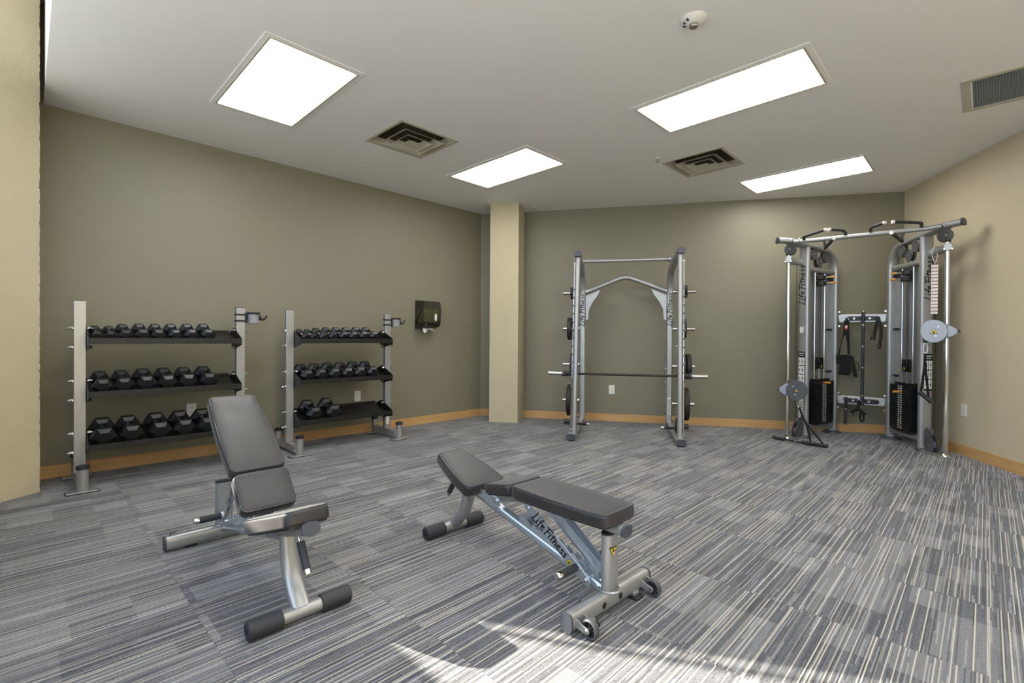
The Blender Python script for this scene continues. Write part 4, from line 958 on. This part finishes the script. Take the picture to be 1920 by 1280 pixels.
    m.v = [tuple(base_m @ Vector(p)) for p in m.v]; o = m.build('sticker_digits', 'print', cm_, smooth=0); o['kind'] = 'stuff'
    # guide rods, cables
    for a_ in (-0.11, 0.11):
        p_ = st(a_, 0, 0); MB().cyl((p_.x, p_.y, 0.15), (p_.x, p_.y, 2.05), 0.011, n=14).build('guide_rod', 'chrome', cm_)
    for a_, b_ in ((-0.045, -0.01), (0.0, 0.0), (0.04, 0.01)):
        p_ = st(a_, b_, 0); MB().cyl((p_.x, p_.y, 0.95), (p_.x, p_.y, 2.16), 0.0032, n=8).build('cable', 'cable', cm_)
    p_ = st(0, 0, 0); MB().cyl((p_.x, p_.y, ztop+0.028), (p_.x, p_.y, 0.86), 0.009, n=12).build('stack_stem', 'chrome', cm_)
    m = MB().box(-0.042, 0.042, -0.028, 0.028, 0.84, 0.985); m.v = [tuple(base_m @ Vector(p)) for p in m.v]; bx = m.build('pulley_block', 'black', cm_, bevel=0.005)
    m = MB().box(-0.075, -0.062, -0.012, 0.012, 0.85, 0.975); m.v = [tuple(base_m @ Vector(p)) for p in m.v]; m.build('side_guard', 'black', cm_, bevel=0.003)
    pw = st(0.0, fs*0.029, 0.875); warning_sign(bx, tuple(pw), tuple(dT*(-fs)), tuple(nT*fs), 0.045)
    # add-on weights hanging under the inner rail
    for z, ox in ((1.985, 0.0), (1.915, 0.02)):
        p_ = st(-0.02+ox, -0.01, z)
        q_ = MB().cyl((p_.x, p_.y, z-0.025), (p_.x, p_.y, z+0.025), 0.062, n=28).build('add_on_weight', 'iron', cm_, bevel=0.004)
        k1 = p_-nT*0.055+dT*0.02; k2 = p_-nT*0.105+dT*0.03
        MB().cyl((k1.x, k1.y, z), (k2.x, k2.y, z), 0.009, n=12).build('pin', 'satin', q_)
        k3 = p_-nT*0.150+dT*0.04
        MB().tube([(k2.x, k2.y, z), tuple(k2*0.6+k3*0.4+Vector((0, 0, 0))) if False else ((k2.x*0.6+k3.x*0.4), (k2.y*0.6+k3.y*0.4), z), (k3.x, k3.y, z)], 0.016, n=14, scales=[0.9, 0.8, 1.05]).build('amber_knob', 'amber', q_)
    # stack pin with amber knob
    kz = z0+(nst-0.6)*hpl if sg < 0 else z0+(nst-3)*hpl
    k1 = st(0, fs*0.074, 0); k2 = st(0.004, fs*0.135, 0)
    MB().tube([(k1.x, k1.y, kz), ((k1.x+k2.x)/2, (k1.y+k2.y)/2, kz), (k2.x, k2.y, kz)], 0.015, n=14, scales=[0.9, 0.75, 1.1]).build('selector_knob', 'amber', cm_)
    # rubber stops and screws on the rear upright
    for z in ((1.335, 0.80) if sg < 0 else (1.34, 0.78)):
        p_ = R0-dT*0.03; q_ = R0-dT*0.145
        MB().tube([(p_.x, p_.y, z), (q_.x, q_.y, z)], 0.007, 0.014, n=12).build('cable_stop', 'rubber', cm_)
    p_ = R0-dT*0.03; q_ = R0-dT*0.12; MB().cyl((p_.x, p_.y, 1.985), (q_.x, q_.y, 1.985), 0.018, n=14).build('stop_tube', 'rubber', cm_)
    # lettering and stickers on the front face of the front upright
    nf = -dT
    xo = Vector((-nf.y, nf.x, 0)); 
    fo = F0+nf*0.0325+nT*0.012
    place_flat(lettering(0.50, 0.070, 0.075), (fo.x, fo.y, 1.62), (0, 0, 1), tuple(nf)).build('lettering', 'print', cm_, smooth=0)
    rgt = Vector((0, 0, 1)).cross(nf)     # to the right when facing the label... (z up)
    def sticker(z0_, z1_, w_, mat, name, off=0.0, lift=0.0005, par=cm_):
        m = MB().box(-w_/2, w_/2, z0_, z1_, 0, 0.0008)
        o_ = F0+nf*(0.032+lift)+nT*(0.012+off)
        T = Matrix(((rgt.x, 0, nf.x, o_.x), (rgt.y, 0, nf.y, o_.y), (0, 1, 0, 0), (0, 0, 0, 1))); m.v = [tuple(T @ Vector(p)) for p in m.v]
        return m.build(name, mat, par, smooth=0)
    pl_ = sticker(0.66, 1.06, 0.082, 'print', 'instruction_plate')
    for r_ in range(3):
        zz = 0.68+r_*0.105
        for c_ in (-0.019, 0.019):
            sticker(zz, zz+0.095, 0.033, 'white', 'instruction_picture', c_*(1), 0.0014, pl_)
            sticker(zz+0.02, zz+0.075, 0.006, 'print', 'picture_figure', c_+0.004, 0.0023, pl_); sticker(zz+0.045, zz+0.052, 0.022, 'print', 'picture_figure', c_, 0.0023, pl_)
    sticker(1.03, 1.04, 0.065, 'white', 'instruction_line', 0, 0.0014, pl_); sticker(1.008, 1.014, 0.055, 'white', 'instruction_line', 0, 0.0014, pl_)
    if sg < 0:
        w_ = sticker(1.29, 1.385, 0.045, 'white', 'caution_sticker'); sticker(1.372, 1.382, 0.04, 'print', 'sticker_header', 0, 0.0014, w_); sticker(1.355, 1.365, 0.02, 'red', 'sticker_mark', 0, 0.0014, w_)
        w_ = sticker(0.22, 0.50, 0.05, 'white', 'caution_sticker'); sticker(0.475, 0.492, 0.035, 'red', 'sticker_mark', 0, 0.0014, w_)
        for i_ in range(9): sticker(0.24+i_*0.025, 0.248+i_*0.025, 0.04, 'silver_dark', 'sticker_text', 0, 0.0014, w_)
    # column cable up to the top pulley
    pcx = F0+hdir*0.155
    MB().cyl((pcx.x, pcx.y, 0.15), (pcx.x, pcx.y, 2.2), 0.0032, n=8).build('column_cable', 'cable', cm_)
# pull-up bar with grips
MB().tube(smooth_pts([(-0.66, -0.02, 2.372), (-0.60, -0.02, 2.366), (-0.5, -0.02, 2.366), (0.5, -0.02, 2.370), (0.60, -0.02, 2.376), (0.66, -0.02, 2.385)], 1), 0.024, n=24).build('pull_up_bar', 'silver', cm_, smooth=60)
for x_ in (-0.64, 0.64):
    for e in (-0.035, 0.035): MB().cyl((x_+e, -0.02, 2.38), (x_+e*1.25, -0.02, 2.38), 0.032, n=20).build('bar_clamp', 'silver', cm_)
def grip(pts, ends, thick=0.016):
    g_ = MB().tube(smooth_pts(pts, 2), thick, n=16).build('pull_up_grip', 'foam', cm_, smooth=60)
    for a, b in ends: MB().cyl(a, b, thick*1.12, n=16).build('grip_end', 'white', g_)
# long angled grips and short inner grips pointing to the room
grip([(-0.545, -0.03, 2.375), (-0.560, -0.045, 2.400), (-0.550, -0.06, 2.408), (-0.545, -0.068, 2.410), (-0.445, -0.115, 2.427), (-0.345, -0.16, 2.445)], [((-0.345, -0.16, 2.445), (-0.325, -0.169, 2.448))])
grip([(-0.145, -0.03, 2.385), (-0.160, -0.045, 2.43), (-0.195, -0.085, 2.440), (-0.290, -0.17, 2.440)], [((-0.290, -0.17, 2.440), (-0.305, -0.184, 2.440))])
grip([(0.075, -0.03, 2.395), (0.075, -0.045, 2.43), (0.095, -0.085, 2.440), (0.185, -0.17, 2.450)], [((0.185, -0.17, 2.450), (0.20, -0.184, 2.451))])
grip([(0.500, -0.03, 2.385), (0.505, -0.045, 2.425), (0.485, -0.07, 2.432), (0.275, -0.17, 2.448)], [((0.275, -0.17, 2.448), (0.254, -0.18, 2.449))])
for sg in (-1, 1):
    x_ = sg*0.36
    MB().tube([(x_, 0.0, 2.365), (x_-sg*0.005, 0.12, 2.33), (x_-sg*0.005, 0.16, 2.29)], 0.014, n=14).build('grip_stem', 'silver', cm_)
    g_ = MB().cyl((x_-sg*0.005, 0.16, 2.29), (x_-sg*0.10, -0.09, 2.345), 0.017, n=16).build('pull_up_grip', 'foam', cm_)
    MB().cyl((x_-sg*0.10, -0.09, 2.345), (x_-sg*0.108, -0.11, 2.350), 0.0185, n=16).build('grip_end', 'white', g_)
# crossmembers between the towers, with black accessory plates
for z_, h_ in ((1.478, 0.056), (0.437, 0.056)):
    MB().prism([(-0.245, z_-h_*0.8), (-0.255, z_+h_*0.8), (-0.235, z_+h_), (0.235, z_+h_), (0.255, z_+h_*0.8), (0.245, z_-h_*0.8), (0.225, z_-h_), (-0.225, z_-h_)], 'y', 0.86, 0.905).build('crossmember', 'silver', cm_, bevel=0.012, seg=3)
    pl_ = MB().prism(rrect(-0.175, 0.185, z_-0.030, z_+0.026, 0.027, 6), 'y', 0.852, 0.860).build('accessory_plate', 'black', cm_, bevel=0.001)
    for x_ in (-0.08, 0.08): MB().cyl((x_, 0.852, z_), (x_, 0.846, z_), 0.014, n=6).build('plate_bolt', 'satin', pl_)
    for x_ in (-0.15, 0.0, 0.155): MB().cyl((x_, 0.8525, z_), (x_, 0.8505, z_), 0.012, n=18).build('hook_hole', 'dark', pl_)
    for sg in (-1, 1):
        for dz in (-0.095, 0.085): MB().cyl((sg*0.235, 0.86, z_+dz), (sg*0.235, 0.845, z_+dz), 0.011, n=6).build('tower_bolt', 'chrome', cm_)
# sliding pulley pods on the columns
def pod(cx, z, sg, parent):
    """light grey pod, disc side to the room; sg = side of the machine"""
    ang = math.radians(8)*sg
    body = []
    for i in range(28):
        a = 2*PI*i/28; rx_ = 0.105; rz_ = 0.118
        body.append((cx-sg*0.105+rx_*math.cos(a)*1.02, z+rz_*math.sin(a)))
    for e in (-1, 1):
        MB().prism(body, 'y', -0.052+e*0.024-0.004, -0.052+e*0.024+0.004).build('pod_shell', 'pod' if sg > 0 else 'pulley', parent, bevel=0.003)
    MB().lathe([(0.0001, -0.018), (0.085, -0.018), (0.092, 0), (0.085, 0.018), (0.0001, 0.018)], 28, (cx-sg*0.10, -0.052, z), 'y').build('pulley', 'rubber', parent)
    MB().cyl((cx, 0, z-0.062), (cx, 0, z+0.062), 0.038, n=24).build('sleeve', 'pod', parent, bevel=0.003)
    MB().prism([(cx+sg*0.0, z+0.062), (cx+sg*0.035, z+0.055), (cx+sg*0.080, z+0.020), (cx+sg*0.085, z-0.018), (cx+sg*0.04, z-0.055), (cx+sg*0.0, z-0.065)][::sg], 'y', -0.045, 0.01).build('latch_bracket', 'pod', parent, bevel=0.006)
    MB().cyl((cx+sg*0.075, -0.03, z), (cx+sg*0.100, -0.03, z), 0.016, n=16).build('latch_knob', 'silver_dark', parent)
    for dx, dz in ((-0.07, 0.045), (-0.09, -0.05)):
        MB().cyl((cx+sg*dx, -0.080, z+dz), (cx+sg*dx, -0.088, z+dz), 0.010, n=6).build('pod_bolt', 'satin', parent)
    warning_sign(parent, (cx-sg*0.105, -0.0805, z-0.002), (1, 0, 0), (0, -1, 0), 0.055 if sg > 0 else 0.04)
for sg, z in ((1, 1.30), (-1, 0.605)):
    t = MB().cyl((sg*0.712, 0, z-0.075), (sg*0.712, 0, z+0.075), 0.030, n=24).build('pulley_carriage', 'pod', cm_)
    pod(sg*0.712, z, sg, t)
MB().tube([(-0.575, -0.055, 0.56), (-0.545, -0.058, 0.56)], 0.018, n=16).build('carriage_knob', 'amber', cm_)
# plastic tags on a loop hanging from the right bracket
tx, ty = 0.63, 0.02
tg = thing('tag_strip', 'strip of small white and red tags hanging from the right upright', 'tag', (0, 0, 0))
def local(o): o.location = (CO.x, CO.y, 0); o.rotation_euler = (0, 0, CA); return o
local(tg)
MB().tube(smooth_pts([(tx-0.012, ty-0.01, 2.01), (tx-0.045, ty-0.01, 2.10), (tx-0.02, ty-0.02, 2.20), (tx+0.0, ty+0.1, 2.205), (tx+0.02, ty+0.13, 2.15), (tx+0.0, ty+0.02, 2.02), (tx-0.012, ty-0.01, 2.01)], 2), 0.0035, n=8, caps=False).build('loop', 'white', tg, smooth=60)
for i in range(15):
    z = 1.995-i*0.0345
    o = MB().box(tx-0.042, tx+0.012, ty-0.018, ty-0.012, z-0.030, z).build('tag', 'white', tg, smooth=0)
    MB().box(tx-0.040, tx+0.010, ty-0.0188, ty-0.018, z-0.007, z-0.002).build('red_band', 'red', o, smooth=0)

# ------------------------------------------------------------------ cable attachments
def snap_hook(parent, x, y, z, h=0.10):
    ring_ = [(x+0.020*math.sin(a)*(1.0 if math.cos(a) < 0.2 else 0.75), y, z-h/2+h/2*math.cos(a)) for a in [2*PI*i/24 for i in range(25)]]
    MB().tube(ring_, 0.0045, up=(0, 1, 0), n=8, caps=False).build('snap_hook', 'chrome', parent, smooth=60)
# single handle hanging from the right pod
t = local(thing('pulley_strap', 'black single grip on a strap hanging from the right pulley carriage', 'strap', group='cable attachments'))
hx_ = 0.545; hy_ = -0.045
MB().cyl((hx_, hy_, 1.215), (hx_, hy_, 1.18), 0.018, n=16).build('cable_ball', 'rubber', t)
snap_hook(t, hx_, hy_, 1.185, 0.115)
MB().tube(smooth_pts([(hx_, hy_, 1.075), (hx_-0.002, hy_, 0.98), (hx_-0.006, hy_, 0.90), (hx_-0.032, hy_, 0.66)], 2), 0.011, 0.003, up=(0, 1, 0), n=10).build('strap', 'web', t, smooth=60)
MB().tube(smooth_pts([(hx_, hy_, 0.98), (hx_+0.004, hy_, 0.90), (hx_+0.030, hy_, 0.62)], 2), 0.011, 0.003, up=(0, 1, 0), n=10).build('strap', 'web', t, smooth=60)
g_ = MB().cyl((hx_-0.045, hy_, 0.665), (hx_+0.050, hy_-0.02, 0.575), 0.022, n=20).build('grip_tube', 'rubber', t)
MB().lathe([(0.010, 0), (0.030, 0), (0.031, 0.008), (0.010, 0.008)], 20).v
o = MB().cyl((hx_+0.046, hy_-0.019, 0.579), (hx_+0.056, hy_-0.021, 0.570), 0.029, n=20).build('end_flange', 'rubber', g_)
# handle and two bars of the left column lying on the floor
t = local(thing('pulley_strap', 'black single grip on a strap drooping to the floor from the left pulley carriage', 'strap', group='cable attachments'))
lx, ly = -0.585, -0.06
snap_hook(t, lx, ly, 0.535, 0.13)
MB().tube(smooth_pts([(lx+0.005, ly, 0.41), (lx+0.03, ly, 0.33), (lx+0.075, ly-0.02, 0.24), (lx+0.115, ly-0.06, 0.10), (lx+0.13, ly-0.10, 0.03)], 2), 0.010, 0.003, up=(0, 1, 0), n=10).build('strap', 'web', t, smooth=60)
MB().tube(smooth_pts([(lx+0.03, ly, 0.33), (lx+0.055, ly-0.01, 0.27), (lx+0.12, ly-0.10, 0.19), (lx+0.23, ly-0.19, 0.08), (lx+0.27, ly-0.22, 0.03)], 2), 0.010, 0.003, up=(0, 1, 0), n=10).build('strap', 'web', t, smooth=60)
MB().cyl((lx+0.05, ly-0.14, 0.028), (lx+0.30, ly-0.22, 0.028), 0.020, n=18).build('grip_tube', 'rubber', t)
t = local(thing('pulldown_bar', 'short black cable bar lying on the carpet left of the cable machine', 'bar', group='cable attachments'))
MB().tube(smooth_pts([(-0.80, -0.11, 0.022), (-0.70, -0.13, 0.022), (-0.62, -0.18, 0.022), (-0.55, -0.20, 0.022), (-0.40, -0.24, 0.022)], 2), 0.010, n=12).build('bar_rod', 'rubber', t, smooth=60)
MB().cyl((-0.845, -0.075, 0.024), (-0.72, -0.125, 0.022), 0.020, n=18).build('grip_sleeve', 'foam', t)
MB().cyl((-0.52, -0.205, 0.022), (-0.38, -0.245, 0.022), 0.019, n=18).build('grip_sleeve', 'foam', t)
MB().cyl((-0.375, -0.246, 0.022), (-0.355, -0.252, 0.022), 0.019, n=16).build('bar_end', 'satin', t)
MB().cyl((-0.60, -0.17, 0.03), (-0.60, -0.20, 0.03), 0.014, n=14).build('swivel_eye', 'chrome', t)
# upright bar standing in the hooks
t = local(thing('straight_bar', 'long black ribbed bar hung upright between the cable machine towers', 'bar', group='cable attachments'))
x_ = 0.015; y_ = 0.825
MB().cyl((x_, y_, 1.575), (x_-0.008, y_, 0.36), 0.0145, n=16).build('bar_rod', 'satin', t)
for a, b in ((1.555, 1.405), (1.385, 1.135), (1.118, 0.868), (0.852, 0.52), (0.50, 0.38)):
    MB().cyl((x_, y_, a), (x_-0.003, y_, b), 0.0185, n=18).build('rubber_sleeve', 'foam', t)
# sling hanging on the upper left
t = local(thing('arm_sling', 'black padded arm sling hanging left of the upright bar', 'strap', group='cable attachments'))
x_ = -0.155; y_ = 0.835
snap_hook(t, x_, y_, 1.495, 0.05)
MB().prism([(x_-0.030, 1.455), (x_+0.025, 1.455), (x_+0.035, 1.15), (x_+0.040, 1.02), (x_+0.012, 1.02), (x_+0.005, 1.16), (x_-0.008, 1.26), (x_-0.028, 1.26), (x_-0.058, 1.12), (x_-0.068, 1.02), (x_-0.100, 0.98), (x_-0.060, 1.16), (x_-0.038, 1.30)][::-1], 'y', y_-0.008, y_+0.004).build('strap', 'web', t, bevel=0.003)
MB().prism([(x_-0.105, 1.005), (x_-0.05, 1.015), (x_-0.055, 0.90), (x_-0.10, 0.91)], 'y', y_-0.045, y_-0.006).build('padded_cuff', 'web', t, bevel=0.012, seg=3)
MB().prism([(x_-0.055, 1.020), (x_+0.045, 1.015), (x_+0.055, 0.80), (x_+0.030, 0.755), (x_-0.085, 0.765), (x_-0.055, 0.90)], 'y', y_-0.040, y_+0.006).build('padded_sleeve', 'web', t, bevel=0.014, seg=3)
MB().prism([(x_+0.045, 1.01), (x_+0.075, 1.00), (x_+0.100, 0.86), (x_+0.120, 0.735), (x_+0.085, 0.735), (x_+0.060, 0.84)], 'y', y_-0.02, y_-0.004).build('loose_strap', 'web', t, bevel=0.004)
MB().tube(smooth_pts([(x_+0.09, y_-0.01, 0.93), (x_+0.12, y_-0.01, 0.92), (x_+0.135, y_-0.01, 0.85), (x_+0.13, y_-0.01, 0.82), (x_+0.10, y_-0.01, 0.83)], 2), 0.004, 0.010, up=(0, 1, 0), n=10).build('loop', 'web', t, smooth=60)
MB().box(x_-0.020, x_+0.010, y_-0.0092, y_-0.008, 1.335, 1.395).build('red_label', 'red', t, smooth=0)
MB().box(x_-0.014, x_+0.006, y_-0.0098, y_-0.0092, 1.36, 1.385).build('label_mark', 'white', t, smooth=0)
# triceps rope
t = local(thing('triceps_rope', 'black twisted rope with rubber ends hanging right of the upright bar', 'rope', group='cable attachments'))
x_ = 0.165; y_ = 0.835
def rope(pts, name, r=0.017):
    p = smooth_pts(pts, 3); n = len(p); m = MB()
    for k_ in range(3):
        q_ = []
        for i, v in enumerate(p):
            a = i*0.95+k_*2*PI/3; q_.append((v.x+0.009*math.cos(a), v.y+0.009*math.sin(a), v.z))
        m.tube(q_, 0.0105, n=8)
    return m.build(name, 'iron', t, smooth=60)
rope([(x_, y_, 1.47), (x_-0.020, y_, 1.40), (x_-0.030, y_, 1.33), (x_-0.045, y_, 1.245)], 'rope_strand')
rope([(x_, y_, 1.47), (x_+0.025, y_, 1.38), (x_+0.030, y_, 1.28), (x_+0.014, y_, 1.13)], 'rope_strand')
MB().tube([(x_-0.045, y_-0.005, 1.262), (x_-0.050, y_-0.005, 1.235), (x_-0.055, y_-0.005, 1.205)], 0.026, n=20, scales=[0.75, 1.0, 1.0]).build('rubber_end', 'rubber', t)
MB().tube([(x_+0.014, y_-0.005, 1.145), (x_+0.012, y_-0.005, 1.12), (x_+0.012, y_-0.005, 1.095)], 0.028, n=20, scales=[0.75, 1.0, 1.0]).build('rubber_end', 'rubber', t)
# short bar lower left
t = local(thing('short_bar', 'short black cable bar hanging from the lower crossmember on the left', 'bar', group='cable attachments'))
x_ = -0.155; y_ = 0.835
MB().cyl((x_, y_+0.015, 0.455), (x_, y_-0.012, 0.455), 0.026, n=20).build('eye', 'rubber', t)
MB().cyl((x_, y_, 0.435), (x_, y_, 0.335), 0.016, n=16).build('stem', 'rubber', t)
MB().cyl((x_, y_, 0.335), (x_, y_, 0.318), 0.018, n=16).build('steel_band', 'satin', t)
MB().cyl((x_, y_, 0.318), (x_-0.004, y_, 0.135), 0.019, n=18).build('rubber_grip', 'foam', t)
MB().cyl((x_-0.004, y_, 0.135), (x_-0.004, y_, 0.118), 0.018, n=16).build('bar_end', 'satin', t)
# ankle strap
t = local(thing('ankle_strap', 'small black ankle strap hanging below the upright bar', 'strap', group='cable attachments'))
x_ = -0.015; y_ = 0.80
snap_hook(t, x_-0.005, y_+0.02, 0.462, 0.045)
MB().tube(smooth_pts([(x_, y_, 0.44), (x_-0.008, y_, 0.38), (x_-0.012, y_, 0.33)], 1), 0.020, 0.004, up=(0, 1, 0), n=10).build('strap', 'web', t, smooth=60)
MB().tube(smooth_pts([(x_-0.085, y_, 0.275), (x_-0.055, y_, 0.32), (x_-0.01, y_, 0.335), (x_+0.02, y_, 0.315), (x_+0.065, y_, 0.275)], 2), 0.018, 0.006, up=(0, 1, 0), n=10).build('cuff', 'web', t, smooth=60)
MB().tube(smooth_pts([(x_+0.02, y_, 0.315), (x_+0.005, y_, 0.25), (x_+0.015, y_, 0.19), (x_+0.035, y_, 0.185), (x_+0.05, y_, 0.22), (x_+0.04, y_, 0.28)], 2), 0.010, 0.003, up=(0, 1, 0), n=10).build('loop', 'web', t, smooth=60)
MB().cyl((x_-0.09, y_-0.004, 0.268), (x_-0.09, y_+0.004, 0.268), 0.008, n=12).build('ring_end', 'chrome', t)
